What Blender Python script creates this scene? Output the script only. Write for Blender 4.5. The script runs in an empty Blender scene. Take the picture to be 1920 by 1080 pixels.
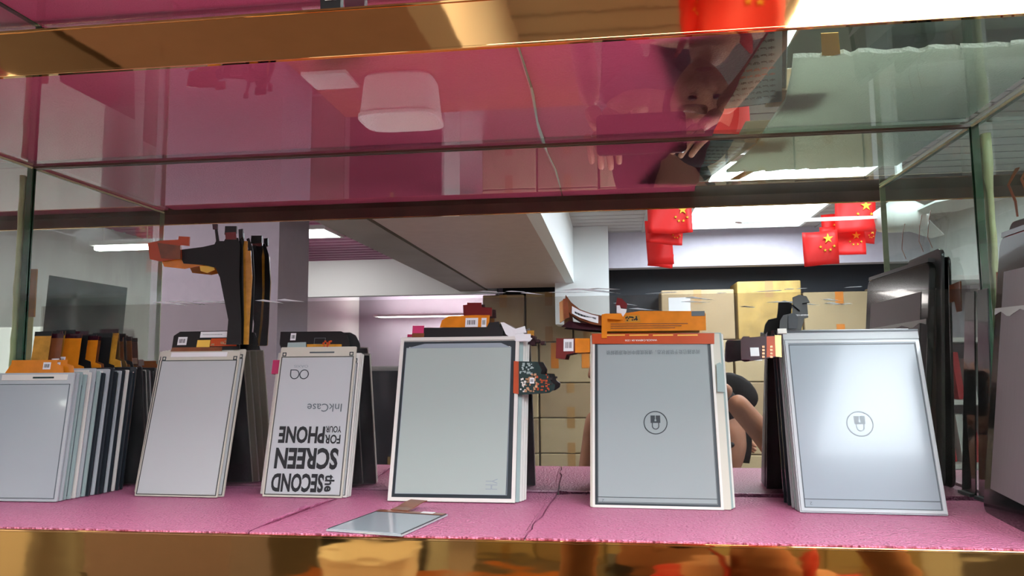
import bpy, bmesh, math, random
from mathutils import Vector, Matrix
random.seed(7)
C = bpy.context.scene.collection
PI = math.pi

# ---------------------------------------------------------------- camera
F = 1436.0
CAM = Vector((0, 0, .111))
yd = Vector((190, -146, -F)).normalized()
xd = Vector((11032, 227, F)); xd = (xd - yd * xd.dot(yd)).normalized()
zd = xd.cross(yd)
RW = Matrix((xd, yd, zd))                     # camera space -> place space
cam = bpy.data.objects.new('camera', bpy.data.cameras.new('camera'))
C.objects.link(cam)
cam.matrix_world = Matrix.Translation(CAM) @ RW.to_4x4()
cam.data.sensor_width = 36; cam.data.lens = F / 1920 * 36
cam.data.clip_start = .01; cam.data.clip_end = 60
bpy.context.scene.camera = cam

# ---------------------------------------------------------------- world, view
w = bpy.data.worlds.new('world'); bpy.context.scene.world = w; w.use_nodes = True
w.node_tree.nodes['Background'].inputs[0].default_value = (.8, .85, .9, 1)
w.node_tree.nodes['Background'].inputs[1].default_value = .3
sc = bpy.context.scene
sc.view_settings.view_transform = 'Standard'; sc.view_settings.look = 'None'
sc.view_settings.gamma = 1; sc.view_settings.use_curve_mapping = False
sc.view_settings.exposure = 0.15
cy = sc.cycles
cy.max_bounces = 14; cy.glossy_bounces = 10; cy.transmission_bounces = 8; cy.transparent_max_bounces = 24
cy.diffuse_bounces = 5; cy.caustics_reflective = True; cy.sample_clamp_indirect = 6; cy.blur_glossy = .3
L_MAIN, L_TUBE, L_FILL = 24.0, 22.0, 9.5

# where things are (metres): foam top is z 0
FRONT, MIR, FU = .508, .690, .440                      # front trim plane, mirror plane
XL, XR = -.580, .3125                          # glass partitions
ZG = .3155                                    # underside of the glass shelf above
CEIL, FLOOR = 1.15, -1.30
def ray(x, y): return RW @ Vector((x - 960, -(y - 540), -F))
def onZ(x, y, z=0): r = ray(x, y); return CAM + r * ((z - CAM.z) / r.z)
def onY(x, y, Y): r = ray(x, y); return CAM + r * (Y / r.y)
def onX(x, y, X): r = ray(x, y); return CAM + r * (X / r.x)
def seen(x, y, d):                            # a point of the room seen in the mirror, d metres off along the case's depth
    p = onY(x, y, d); return Vector((p.x, 2 * MIR - d, p.z))

# ---------------------------------------------------------------- materials
def lin(c):
    if isinstance(c, str): c = [int(c[i:i + 2], 16) / 255 for i in (0, 2, 4)]
    return tuple((v / 12.92 if v <= .04045 else ((v + .055) / 1.055) ** 2.4) for v in c) + (1,)
M = {}
def mat(name, col, rough=.5, metal=0, spec=.5, bump=0, bscale=200, var=0, vscale=20, emit=0, coat=0, alpha=1, trans=0, stretch=None):
    m = bpy.data.materials.new(name); m.use_nodes = True; M[name] = m
    nt = m.node_tree; b = nt.nodes['Principled BSDF']
    b.inputs['Base Color'].default_value = lin(col); b.inputs['Roughness'].default_value = rough
    b.inputs['Metallic'].default_value = metal; b.inputs['Specular IOR Level'].default_value = spec
    b.inputs['Coat Weight'].default_value = coat; b.inputs['Coat Roughness'].default_value = .03
    b.inputs['Alpha'].default_value = alpha; b.inputs['Transmission Weight'].default_value = trans
    if emit: b.inputs['Emission Color'].default_value = lin(col); b.inputs['Emission Strength'].default_value = emit
    tc = nt.nodes.new('ShaderNodeTexCoord'); mp = nt.nodes.new('ShaderNodeMapping')
    nt.links.new(tc.outputs['Object'], mp.inputs[0])
    if stretch: mp.inputs['Scale'].default_value = stretch
    if var:
        n = nt.nodes.new('ShaderNodeTexNoise'); n.inputs['Scale'].default_value = vscale; n.inputs['Detail'].default_value = 4
        nt.links.new(mp.outputs[0], n.inputs[0])
        mr = nt.nodes.new('ShaderNodeMapRange'); mr.inputs[1].default_value = .3; mr.inputs[2].default_value = .7
        mr.inputs[3].default_value = 1 - var; mr.inputs[4].default_value = 1 + var
        nt.links.new(n.outputs['Fac'], mr.inputs[0])
        vm = nt.nodes.new('ShaderNodeVectorMath'); vm.operation = 'SCALE'
        vm.inputs[0].default_value = lin(col)[:3]; nt.links.new(mr.outputs[0], vm.inputs['Scale'])
        nt.links.new(vm.outputs[0], b.inputs['Base Color'])
    if bump:
        n2 = nt.nodes.new('ShaderNodeTexNoise'); n2.inputs['Scale'].default_value = bscale; n2.inputs['Detail'].default_value = 3
        nt.links.new(mp.outputs[0], n2.inputs[0])
        bp = nt.nodes.new('ShaderNodeBump'); bp.inputs['Strength'].default_value = bump; bp.inputs['Distance'].default_value = .002
        nt.links.new(n2.outputs['Fac'], bp.inputs['Height']); nt.links.new(bp.outputs[0], b.inputs['Normal'])
    return m
def glass_mat(name, tint, refl=1.0, ior=1.5, rough=0.0, haze=0, hazecol='ffffff', hscale=14):
    m = bpy.data.materials.new(name); m.use_nodes = True; M[name] = m
    nt = m.node_tree; nt.nodes.clear()
    o = nt.nodes.new('ShaderNodeOutputMaterial'); t = nt.nodes.new('ShaderNodeBsdfTransparent')
    g = nt.nodes.new('ShaderNodeBsdfGlossy'); g.inputs['Roughness'].default_value = rough
    t.inputs[0].default_value = lin(tint)
    fr = nt.nodes.new('ShaderNodeFresnel'); fr.inputs[0].default_value = ior
    mu = nt.nodes.new('ShaderNodeMath'); mu.operation = 'MULTIPLY'; mu.inputs[1].default_value = refl; mu.use_clamp = True
    ge = nt.nodes.new('ShaderNodeNewGeometry'); bf = nt.nodes.new('ShaderNodeMath'); bf.operation = 'SUBTRACT'; bf.inputs[0].default_value = 1
    nt.links.new(ge.outputs['Backfacing'], bf.inputs[1]); m2 = nt.nodes.new('ShaderNodeMath'); m2.operation = 'MULTIPLY'
    nt.links.new(fr.outputs[0], m2.inputs[0]); nt.links.new(bf.outputs[0], m2.inputs[1]); nt.links.new(m2.outputs[0], mu.inputs[0])   # one reflection per pane
    base = t.outputs[0]
    if haze:
        d = nt.nodes.new('ShaderNodeBsdfDiffuse'); d.inputs[0].default_value = lin(hazecol)
        tc = nt.nodes.new('ShaderNodeTexCoord'); n = nt.nodes.new('ShaderNodeTexNoise')
        mp = nt.nodes.new('ShaderNodeMapping'); mp.inputs['Scale'].default_value = (1, 1, .35)
        nt.links.new(tc.outputs['Object'], mp.inputs[0]); nt.links.new(mp.outputs[0], n.inputs[0])
        n.inputs['Scale'].default_value = hscale; n.inputs['Detail'].default_value = 8
        mr = nt.nodes.new('ShaderNodeMapRange'); mr.inputs[1].default_value = .42; mr.inputs[2].default_value = .75
        mr.inputs[3].default_value = haze * .35; mr.inputs[4].default_value = haze
        nt.links.new(n.outputs['Fac'], mr.inputs[0])
        mh = nt.nodes.new('ShaderNodeMixShader'); nt.links.new(mr.outputs[0], mh.inputs[0])
        nt.links.new(t.outputs[0], mh.inputs[1]); nt.links.new(d.outputs[0], mh.inputs[2]); base = mh.outputs[0]
    mx = nt.nodes.new('ShaderNodeMixShader')
    nt.links.new(mu.outputs[0], mx.inputs[0]); nt.links.new(base, mx.inputs[1]); nt.links.new(g.outputs[0], mx.inputs[2])
    nt.links.new(mx.outputs[0], o.inputs[0])
    return m
def foam_mat(name, col, col2, transl=.35, spark=.25):
    m = bpy.data.materials.new(name); m.use_nodes = True; M[name] = m
    nt = m.node_tree; b = nt.nodes['Principled BSDF']; o = nt.nodes['Material Output']
    tc = nt.nodes.new('ShaderNodeTexCoord')
    v = nt.nodes.new('ShaderNodeTexVoronoi'); v.inputs['Scale'].default_value = 520
    n = nt.nodes.new('ShaderNodeTexNoise'); n.inputs['Scale'].default_value = 240; n.inputs['Detail'].default_value = 5
    n3 = nt.nodes.new('ShaderNodeTexNoise'); n3.inputs['Scale'].default_value = 7
    for k in (v, n, n3): nt.links.new(tc.outputs['Object'], k.inputs[0])
    mx = nt.nodes.new('ShaderNodeMix'); mx.data_type = 'RGBA'
    mx.inputs['A'].default_value = lin(col); mx.inputs['B'].default_value = lin(col2)
    nt.links.new(n3.outputs['Fac'], mx.inputs['Factor']); nt.links.new(mx.outputs['Result'], b.inputs['Base Color'])
    b.inputs['Roughness'].default_value = .38; b.inputs['Specular IOR Level'].default_value = spark * 2
    bp = nt.nodes.new('ShaderNodeBump'); bp.inputs['Strength'].default_value = 1.0; bp.inputs['Distance'].default_value = .0019
    ad = nt.nodes.new('ShaderNodeMath'); ad.operation = 'ADD'
    nt.links.new(v.outputs['Distance'], ad.inputs[0]); nt.links.new(n.outputs['Fac'], ad.inputs[1])
    nt.links.new(ad.outputs[0], bp.inputs['Height']); nt.links.new(bp.outputs[0], b.inputs['Normal'])
    t = nt.nodes.new('ShaderNodeBsdfTranslucent'); nt.links.new(mx.outputs['Result'], t.inputs[0])
    ms = nt.nodes.new('ShaderNodeMixShader'); ms.inputs[0].default_value = transl
    nt.links.new(b.outputs[0], ms.inputs[1]); nt.links.new(t.outputs[0], ms.inputs[2]); nt.links.new(ms.outputs[0], o.inputs[0])
    return m
foam_mat('foam', 'd984ac', 'ce769e', .10, .3)
foam_mat('foam_above', 'd98aa6', 'cf7c9a', .7, .1)
foam_mat('white_foam', 'e6ece4', 'd6ded4', .62, .2)
mat('blocker_sheet', '7d8f7c', .6, var=.1, vscale=12)
mat('mirror', 'e4e6e6', .0, 1)
mat('gold', 'ecb878', .035, 1, bump=.02, bscale=30)
mat('gold_wavy', 'c09454', .04, 1, bump=.2, bscale=7, stretch=(1, 1, 3))
glass_mat('shelf_glass', 'f0f6f2', 1.35, 1.52)
glass_mat('pane_glass', 'f0f6f1', 1.0, 1.5, 0, .14, 'c8d8cc', 40)
mat('glass_edge', '1d5236', .15, coat=.6, var=.4, vscale=50)
mat('glass_edge_pale', '9aa884', .25, coat=.5, var=.25, vscale=60)
mat('sealant', 'c9cfa0', .3, var=.15, vscale=70, bump=.5, bscale=90)
mat('dark_strip', '5e4a3e', .35, bump=.2, bscale=80, var=.2)
glass_mat('film', 'f4f3f2', .6, 1.3, .12, .02, 'ffffff', 60)
mat('scratch', 'e4ecf0', .4)
mat('plate_white', 'dcdbd4', .35, coat=.2)
mat('plate_cream', 'c6c4b6', .4)
mat('plate_silver', 'b4bcc0', .2, coat=.5)
mat('plate_glassy', '9fb4b2', .12, coat=.6)
mat('plate_dark', '2c3238', .2, coat=.5)
mat('back_dark', '2a1a24', .08, coat=.8)
mat('back_pale', 'b9b7a2', .3)
mat('ink_grey', 'a2a6a8', .16, spec=.35, coat=.15)
mat('ink_lilac', 'b8bebf', .16, spec=.3, coat=.15)
mat('ink_pale', 'bac0c2', .16, spec=.3, coat=.15)
mat('ink_green', 'a6b3ae', .16, spec=.3, coat=.15)
mat('ink_blue', '939fa8', .15, spec=.38, coat=.08)
mat('lock_screen', '98a3a4', .16, spec=.35, coat=.2)
mat('ink_small', 'a7b1b6', .1, spec=.5, coat=.4)
mat('line_dark', '2e373c', .3)
mat('print_black', '1e2226', .4)
mat('print_grey', '5a656a', .4)
mat('print_faint', '8d999f', .4)
mat('black_flex', '0c0e10', .45, coat=.0, bump=.1, bscale=120)
mat('black_rib', '0c0d0f', .35, coat=.1)
mat('orange_flex', 'd9821e', .22, coat=.4, var=.12, vscale=90)
mat('amber_flex', 'c08a30', .22, coat=.5, var=.25, vscale=120)
mat('rust_flex', 'b8481c', .28, coat=.3, var=.08, vscale=60)
mat('brown_flex', '7c4628', .28, coat=.4, var=.25, vscale=80)
mat('maroon_flex', '6e1f1d', .3, coat=.3, var=.1, vscale=50)
mat('plum_flex', '36141f', .25, coat=.4)
mat('copper', 'e0b089', .25, .5, var=.2, vscale=300)
mat('chip', '16302f', .25, coat=.3)
mat('gold_pad', 'e8c684', .25, .7)
mat('paper', 'e6e8ea', .5)
mat('pink_tape', 'c93a6c', .35)
mat('blue_tape', '3aa6d4', .3)
mat('yellow_tape', 'ecc050', .35)
mat('tablet_bezel', '101414', .12, coat=.5)
mat('tablet_film', '7c767a', .3, spec=.4, var=.07, vscale=220, stretch=(8, 8, .12))
mat('tablet_grey', '55585c', .15, coat=.5)
mat('torn_film', 'b9bebc', .3)
mat('dark_glass', '202a2c', .06, coat=.9)
mat('cream_flex', 'e2cf86', .3, coat=.3)
# room
mat('wall_paint', 'b9b3bd', .6, var=.03)
mat('wall_mauve', '948a98', .6, var=.04)
mat('wall_grey', 'b9bab8', .6, var=.05)
mat('ceiling_slat', 'b0a8a6', .5)
mat('ceiling_pink_lit', 'c67aa0', .5)
mat('soffit_grey', 'b8a39b', .5, var=.04)
mat('soffit_brown', '8a8178', .5, var=.15, vscale=3)
mat('white_board', 'dfe2e0', .5)
mat('dark_wall', '2b3038', .5)
mat('floor_tile', '5f5952', .3, var=.06)
mat('cardboard', 'a48e6c', .7, var=.06, vscale=6)
mat('cardboard_pale', 'b5a27c', .7, var=.06, vscale=6)
mat('box_yellow', 'b09250', .6, var=.3, vscale=8)
mat('box_tape', 'a88452', .35)
mat('orange_tape', 'e08a30', .4)
mat('flag_red', 'e3201c', .55)
mat('flag_yellow', 'f4d23a', .5)
mat('wood_orange', 'a0581c', .35, var=.15, vscale=9, stretch=(1, 8, 8))
mat('tub_white', 'f6f4ee', .35)
mat('fan_white', 'dde2dc', .35)
mat('book_red', 'b02c34', .5)
mat('book_white', 'd4d6d4', .5)
mat('book_green', '6e8f7c', .5)
mat('shelf_white', 'd8dad6', .4)
mat('poster_red', 'a84840', .5, var=.25, vscale=14)
mat('skin', 'b8866a', .5, spec=.35, var=.04, vscale=30)
mat('shirt_red', 'b3241a', .75, bump=.3, bscale=60)
mat('jacket_black', '0a0b0d', .85, spec=.2, bump=.3, bscale=40)
mat('trousers', '24262e', .7)
mat('hair', '0d0b0a', .8, spec=.15)
mat('phone_black', '0c0d10', .2, coat=.4)
def emis(name, col, s):
    m = bpy.data.materials.new(name); m.use_nodes = True; M[name] = m
    nt = m.node_tree; nt.nodes.clear(); o = nt.nodes.new('ShaderNodeOutputMaterial'); e = nt.nodes.new('ShaderNodeEmission')
    e.inputs[0].default_value = lin(col); e.inputs[1].default_value = s; nt.links.new(e.outputs[0], o.inputs[0])
emis('lamp_panel', 'eaf5ff', L_MAIN); emis('lamp_fill', 'fff8f2', L_FILL); emis('lamp_tube', 'fffaf8', L_TUBE); emis('lamp_warm', 'fff6d8', 9)

# ---------------------------------------------------------------- mesh helpers
class MB:
    def __init__(s): s.bm = bmesh.new(); s.mi = 0
    def quad_box(s, x0, x1, y0, y1, z0, z1, T=None):
        vs = [s.bm.verts.new(v) for v in ((x0, y0, z0), (x1, y0, z0), (x1, y1, z0), (x0, y1, z0), (x0, y0, z1), (x1, y0, z1), (x1, y1, z1), (x0, y1, z1))]
        if T: [setattr(v, 'co', T @ v.co) for v in vs]
        for f in ((3, 2, 1, 0), (4, 5, 6, 7), (0, 1, 5, 4), (1, 2, 6, 5), (2, 3, 7, 6), (3, 0, 4, 7)):
            s.bm.faces.new([vs[i] for i in f]).material_index = s.mi
        return s
    box = quad_box
    def rbox(s, x0, x1, y0, y1, z0, z1, r, T=None, n=3):          # outline in x,z with round corners, thick in y
        pts = []
        for cx, cz, a in ((x1 - r, z0 + r, -PI / 2), (x1 - r, z1 - r, 0), (x0 + r, z1 - r, PI / 2), (x0 + r, z0 + r, PI)):
            for k in range(n + 1):
                t = a + PI / 2 * k / n; pts.append((cx + r * math.cos(t), cz + r * math.sin(t)))
        return s.prism(pts, y0, y1, T)
    def prism(s, pts, y0, y1, T=None):                            # outline (x, z), thick in y
        a = [s.bm.verts.new((p[0], y0, p[1])) for p in pts]; b = [s.bm.verts.new((p[0], y1, p[1])) for p in pts]
        if T: [setattr(v, 'co', T @ v.co) for v in a + b]
        n = len(pts)
        for f in [a, b[::-1]] + [[a[i], b[i], b[(i + 1) % n], a[(i + 1) % n]] for i in range(n)]:
            s.bm.faces.new(f).material_index = s.mi
        return s
    def prismz(s, pts, z0, z1):
        a = [s.bm.verts.new((p[0], p[1], z0)) for p in pts]; b = [s.bm.verts.new((p[0], p[1], z1)) for p in pts]
        n = len(pts)
        for f in [a[::-1], b] + [[a[i], a[(i + 1) % n], b[(i + 1) % n], b[i]] for i in range(n)]:
            s.bm.faces.new(f).material_index = s.mi
        return s
    def frame(s, x0, x1, z0, z1, w, y0, y1):
        for a in ((x0, x1, z0, z0 + w), (x0, x1, z1 - w, z1), (x0, x0 + w, z0 + w, z1 - w), (x1 - w, x1, z0 + w, z1 - w)):
            s.box(a[0], a[1], y0, y1, a[2], a[3])
        return s
    def ribbon(s, path, wdir, w, t):                              # a bent strip: path points, width along wdir
        path = [Vector(p) for p in path]; wd = Vector(wdir).normalized(); rows = []
        for i, p in enumerate(path):
            d = (path[min(i + 1, len(path) - 1)] - path[max(i - 1, 0)]).normalized(); nn = d.cross(wd).normalized() * t / 2
            ww = wd * (w[i] if isinstance(w, (list, tuple)) else w) / 2
            rows.append([s.bm.verts.new(p + q) for q in (-ww - nn, ww - nn, ww + nn, -ww + nn)])
        for a, b in zip(rows, rows[1:]):
            for k in range(4): s.bm.faces.new((a[k], a[(k + 1) % 4], b[(k + 1) % 4], b[k])).material_index = s.mi
        s.bm.faces.new(rows[0][::-1]); s.bm.faces.new(rows[-1])
        return s
    def tube(s, pts, r, n=8):
        pts = [Vector(p) for p in pts]; rows = []
        for i, p in enumerate(pts):
            d = (pts[min(i + 1, len(pts) - 1)] - pts[max(i - 1, 0)]).normalized()
            u = d.orthogonal().normalized(); v = d.cross(u); rr = r[i] if isinstance(r, (list, tuple)) else r
            rows.append([s.bm.verts.new(p + (u * math.cos(k * 2 * PI / n) + v * math.sin(k * 2 * PI / n)) * rr) for k in range(n)])
        for a, b in zip(rows, rows[1:]):
            for k in range(n): s.bm.faces.new((a[k], a[(k + 1) % n], b[(k + 1) % n], b[k])).material_index = s.mi
        s.bm.faces.new(rows[0][::-1]); s.bm.faces.new(rows[-1])
        return s
    def lathe(s, prof, T=None, n=24):
        rows = [[s.bm.verts.new(((T @ Vector((r * math.cos(k * 2 * PI / n), r * math.sin(k * 2 * PI / n), z))) if T else
                                (r * math.cos(k * 2 * PI / n), r * math.sin(k * 2 * PI / n), z))) for k in range(n)] for r, z in prof]
        for a, b in zip(rows, rows[1:]):
            for k in range(n): s.bm.faces.new((a[k], a[(k + 1) % n], b[(k + 1) % n], b[k])).material_index = s.mi
        s.bm.faces.new(rows[0][::-1]); s.bm.faces.new(rows[-1])
        return s
    def ring(s, cx, cz, r, w, y0, y1, n=32, sx=1):
        s.arc(cx, cz, r, w, y0, y1, 0, 2 * PI, n, sx); return s
    def arc(s, cx, cz, r, w, y0, y1, a0, a1, n=16, sx=1):
        for k in range(n):
            t0 = a0 + (a1 - a0) * k / n; t1 = a0 + (a1 - a0) * (k + 1) / n
            s.prism([(cx + sx * (r - w / 2) * math.cos(t0), cz + (r - w / 2) * math.sin(t0)), (cx + sx * (r + w / 2) * math.cos(t0), cz + (r + w / 2) * math.sin(t0)),
                     (cx + sx * (r + w / 2) * math.cos(t1), cz + (r + w / 2) * math.sin(t1)), (cx + sx * (r - w / 2) * math.cos(t1), cz + (r - w / 2) * math.sin(t1))], y0, y1)
        return s
    def build(s, name, mats, parent=None, bevel=0, smooth=False):
        me = bpy.data.meshes.new(name)
        bmesh.ops.recalc_face_normals(s.bm, faces=s.bm.faces[:])
        if smooth: [setattr(f, 'smooth', True) for f in s.bm.faces]
        s.bm.to_mesh(me); s.bm.free()
        for m in (mats if isinstance(mats, (list, tuple)) else [mats]): me.materials.append(M[m])
        o = bpy.data.objects.new(name, me); C.objects.link(o)
        if parent: o.parent = parent
        if bevel:
            b = o.modifiers.new('bevel', 'BEVEL'); b.width = bevel; b.segments = 2; b.limit_method = 'ANGLE'
        return o
def tag(o, label=None, cat=None, group=None, kind=None):
    if label: o['label'] = label
    if cat: o['category'] = cat
    if group: o['group'] = group
    if kind: o['kind'] = kind
    return o
def empty(name, label=None, cat=None, group=None, loc=(0, 0, 0), mtx=None):
    o = bpy.data.objects.new(name, None); C.objects.link(o); o.empty_display_size = .01
    if mtx is not None: o.matrix_world = mtx
    else: o.location = loc
    return tag(o, label, cat, group)
def struct(name, mb, m, bevel=0): return tag(mb.build(name, m, None, bevel), kind='structure')
def text(name, body, cx, cz, w, h, y, parent, m, rot=0, bold=0.0, T=None):   # flat lettering fitted to a w x h field of the panel
    cu = bpy.data.curves.new('lettering', 'FONT'); cu.body = body; cu.size = 1; cu.extrude = .001; cu.offset = bold
    cu.resolution_u = 3
    o = bpy.data.objects.new('lettering', cu); C.objects.link(o)
    dg = bpy.context.evaluated_depsgraph_get(); me = bpy.data.meshes.new_from_object(o.evaluated_get(dg))
    bpy.data.objects.remove(o); bpy.data.curves.remove(cu)
    xs = [v.co.x for v in me.vertices]; ys = [v.co.y for v in me.vertices]
    x0, x1, y0, y1 = min(xs), max(xs), min(ys), max(ys); cr, sr = math.cos(rot), math.sin(rot)
    for v in me.vertices:
        a = ((v.co.x - x0) / (x1 - x0) - .5) * w; b = ((v.co.y - y0) / (y1 - y0) - .5) * h
        p = Vector((cx + a * cr - b * sr, y - .00005 + (-.00004 if v.co.z > 0 else .00004), cz + a * sr + b * cr))
        v.co = T @ p if T else p
    me.materials.clear(); me.materials.append(M[m]); me.name = name
    r = bpy.data.objects.new(name, me); C.objects.link(r); r.parent = parent
    return r
def barcode(mb, cx, cz, w, h, y, n=9, seed=1):
    rr = random.Random(seed); x = cx - w / 2
    while x < cx + w / 2:
        d = w / n * rr.uniform(.3, .9); mb.box(x, min(x + d, cx + w / 2), y - .0001, y, cz - h / 2, cz + h / 2); x += d + w / n * rr.uniform(.3, .8)
    return mb

# ---------------------------------------------------------------- the room (behind the camera, seen in the mirror)
X0, X1 = -3.7, 2.35
YB, YF = -5.05, 1.0
struct('floor', MB().box(X0 - .1, X1 + .1, -9.6, YF, FLOOR - .1, FLOOR), 'floor_tile')
cl = MB().box(X0 - .1, X1 + .1, -9.6, YF, CEIL + .035, CEIL + .12)
for k in range(46):                                              # boards across the ceiling
    y = .9 - k * .13
    cl.box(-.3, X1, y - .115, y, CEIL, CEIL + .035)
for x in (.25, 1.55): cl.box(x - .012, x + .012, YB, .9, CEIL - .006, CEIL)
struct('ceiling', cl, 'ceiling_slat')
cp = MB()
for k in range(72):
    y = .9 - k * .14
    cp.box(X0, -1.25, y - .1, y, CEIL, CEIL + .034)
struct('ceiling_boards', cp, 'ceiling_pink_lit')  # pink light falling on these slats is put into their colour
struct('wall_right', MB().box(X1, X1 + .1, -9.6, YF, FLOOR, CEIL), 'wall_grey')
struct('wall_left', MB().box(X0 - .1, X0, -9.6, YF, FLOOR, CEIL), 'white_board')
struct('wall_front', MB().box(X0, X1, YF - .1, YF, FLOOR, CEIL), 'wall_mauve')
struct('wall_back', MB().box(-.92, X1, YB - .1, YB, FLOOR, CEIL), 'dark_wall')
struct('wall_far', MB().box(X0, -.9, -9.6, -9.5, FLOOR, CEIL), 'wall_mauve')
struct('wall_side', MB().box(-1.0, -.92, -9.5, YB - .1, FLOOR, CEIL), 'wall_mauve')
struct('trim_1', MB().box(-.28, X1, YB + .32, YB + .44, .87, CEIL), 'wall_paint')          # pale beam over the boxes
struct('trim_2', MB().box(X0, -.95, -5.0, -4.9, .72, 1.03), 'white_board')                  # white lintel at the left
s = MB().box(-.99, -.34, -4.6, -.25, .73, CEIL); struct('trim_3', s, 'soffit_grey')
struct('trim_4', MB().box(-.34, -.28, -4.6, -.25, .73, CEIL), 'white_board')
s = MB().box(-1.26, -1.03, -4.9, -.25, .74, CEIL); struct('trim_5', s, 'soffit_brown')
struct('trim_6', MB().box(-1.03, -.99, -4.6, -.25, .76, CEIL), 'dark_wall')
struct('column', MB().box(-2.15, -1.52, -2.3, -1.95, FLOOR, CEIL), 'wall_mauve')
struct('pillar', MB().box(-.42, -.02, -4.58, -4.30, .42, CEIL), 'white_board')

def lamp(label, x0, x1, y0, y1, z, m, cat='ceiling light', rail=.02):
    t = empty('ceiling_light', label, cat, loc=((x0 + x1) / 2, (y0 + y1) / 2, z))
    a, b = (x1 - x0) / 2, (y1 - y0) / 2
    f = MB()
    for q in ((-a - rail, a + rail, -b - rail, -b), (-a - rail, a + rail, b, b + rail), (-a - rail, -a, -b, b), (a, a + rail, -b, b)):
        f.box(q[0], q[1], q[2], q[3], -.03, .0)
    f.build('lamp_housing', 'fan_white', t); MB().box(-a, a, -b, b, -.022, -.004).build('diffuser', m, t)
    return t
lamp('large bright white ceiling light between the two bunches of red flags', .54, 1.36, -4.35, -2.45, CEIL - .006, 'lamp_panel')
lamp('white ceiling light mirrored at the right end of the upper gold trim',   .54, 1.26, -1.50, -.78, CEIL - .006, 'lamp_panel')
lamp('added fill light over the aisle in front of the leftmost panels', -2.6, -1.4, -.75, .0, CEIL - .006, 'lamp_fill')  # unseen lamp, added to brighten the foam on the lower shelf
lamp('added fill light right over the middle of the case front', -.2, .9, -.35, .35, CEIL - .006, 'lamp_fill')  # added out of view so steep light reaches the foam
lamp('added fill light beside the right wall of the shop', 1.62, 2.2, -.9, -.1, CEIL - .006, 'lamp_panel')  # hidden lamp added to light the right wall
lamp('bright ceiling light above the pink-lit ceiling boards at the left', -2.72, -2.08, -4.28, -3.92, CEIL, 'lamp_tube')
lamp('long thin ceiling light beyond the white lintel', -3.3, -1.9, -9.3, -9.0, CEIL - .3, 'lamp_tube')
lamp('low thin ceiling light glimpsed right of the maroon connectors', -2.3, -1.2, -9.35, -9.1, CEIL - .62, 'lamp_tube')
lamp('added fill light over the left neighbouring compartment', -3.4, -2.4, -1.0, -.1, CEIL, 'lamp_tube')  # unseen lamp added to lift the dark left side of the room
t = empty('tube_light', 'short hanging tube light mirrored through the left partition', 'tube light', loc=(-3.08, -3.1, .90))
MB().box(-.22, .22, -.04, .04, .0, .03).build('lamp_housing', 'fan_white', t); MB().box(-.20, .20, -.025, .025, -.03, -.001).build('tube', 'lamp_tube', t, bevel=.008)
for x in (-.15, .15): MB().tube([(x, 0, .03), (x, 0, CEIL - .90)], .004).build('rod', 'fan_white', t)
# small warm spot lamp mirrored at the left end of the upper gold trim
t = empty('spot_lamp', 'round warm spot lamp mirrored at the left end of the upper gold trim', 'lamp', loc=(-1.5, -.90, .86))
MB().lathe([(.045, -.03), (.055, -.03), (.06, .04), (.03, .06)]).build('lamp_shade', 'fan_white', t)
MB().lathe([(.001, -.028), (.044, -.028), (.044, -.01), (.001, -.01)]).build('bulb', 'lamp_warm', t)
MB().tube([(0, 0, .05), (0, 0, CEIL - .86)], .008).build('rod', 'fan_white', t)

# storage boxes against the back wall
def carton(label, x0, x1, z0, z1, y, m, tapes, group, tm='box_tape', label_spot=False):
    t = empty('cardboard_box', label, 'box', group, loc=((x0 + x1) / 2, y, z0))
    a, hh = (x1 - x0) / 2, z1 - z0
    MB().box(-a, a, -.36, 0, 0, hh).build('carton', m, t, bevel=.008)
    if tapes == 'v':
        MB().box(-.03, .03, 0, .002, hh * .72, hh).build('tape', tm, t); MB().box(-.03, .03, 0, .002, 0, hh * .3).build('tape', tm, t)
    elif tapes == '2':
        for sx in (-.5, .5): MB().box(a * sx - .03, a * sx + .03, 0, .002, hh * .35, hh * .98).build('tape', tm, t)
    if label_spot: MB().box(-a * .8, -a * .2, 0, .002, hh * .5, hh * .85).build('paper_label', 'paper', t)
    return t
YW = YB + .42
def rowpx(y): return CAM.z + (686 - y) / F * (2 * MIR - YW) * .985
def colpx(x): return (x - 1150) / F * (2 * MIR - YW) * 1.0
rows = [(639, 548), (717, 640), (783, 718), (849, 784), (932, 850), (1030, 933)]
cols = [(905, 985), (987, 1075), (1077, 1128), (1240, 1372), (1378, 1492), (1496, 1622), (1625, 1735)]
cols2 = [(905, 1010), (1012, 1128), (1131, 1250), (1252, 1366), (1370, 1490), (1493, 1615), (1618, 1735)]
rn = ['top row', 'second row', 'third row', 'fourth row', 'fifth row', 'bottom row']
cn = ['leftmost', 'second from left', 'third from left', 'middle', 'third from right', 'second from right', 'rightmost']
for ri, (yb, yt) in enumerate(rows):
    for ci, (a, b) in enumerate(cols if ri == 0 else cols2):
        m = 'cardboard_pale' if (ri + ci) % 3 else 'cardboard'; tm = 'box_tape'; tp = 'v'; jit = 0 if ri else (0, .02, -.03, .01, .07, -.02, .02)[ci]
        desc = 'brown'
        if (ri, ci) == (0, 4): m = 'box_yellow'; desc = 'yellow-printed'
        if (ri, ci) in ((1, 1), (1, 0)): tp = '2'; tm = 'orange_tape'; desc = 'orange-taped'
        if ci == 5 and ri < 4: tm = 'orange_tape'
        zb = rowpx(yb) if ri < 5 else FLOOR
        carton('%s cardboard box mirrored in the storage wall, %s, %s' % (desc, rn[ri], cn[ci]), colpx(a) + .002, min(colpx(b) - .002, X1 - .012),
               zb + .002, rowpx(yt) + jit, YW - .03 * ((ri * 3 + ci) % 3), m, tp, 'cartons stacked on the storage wall', tm, (ri, ci) in ((1, 4), (0, 3)))

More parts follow.
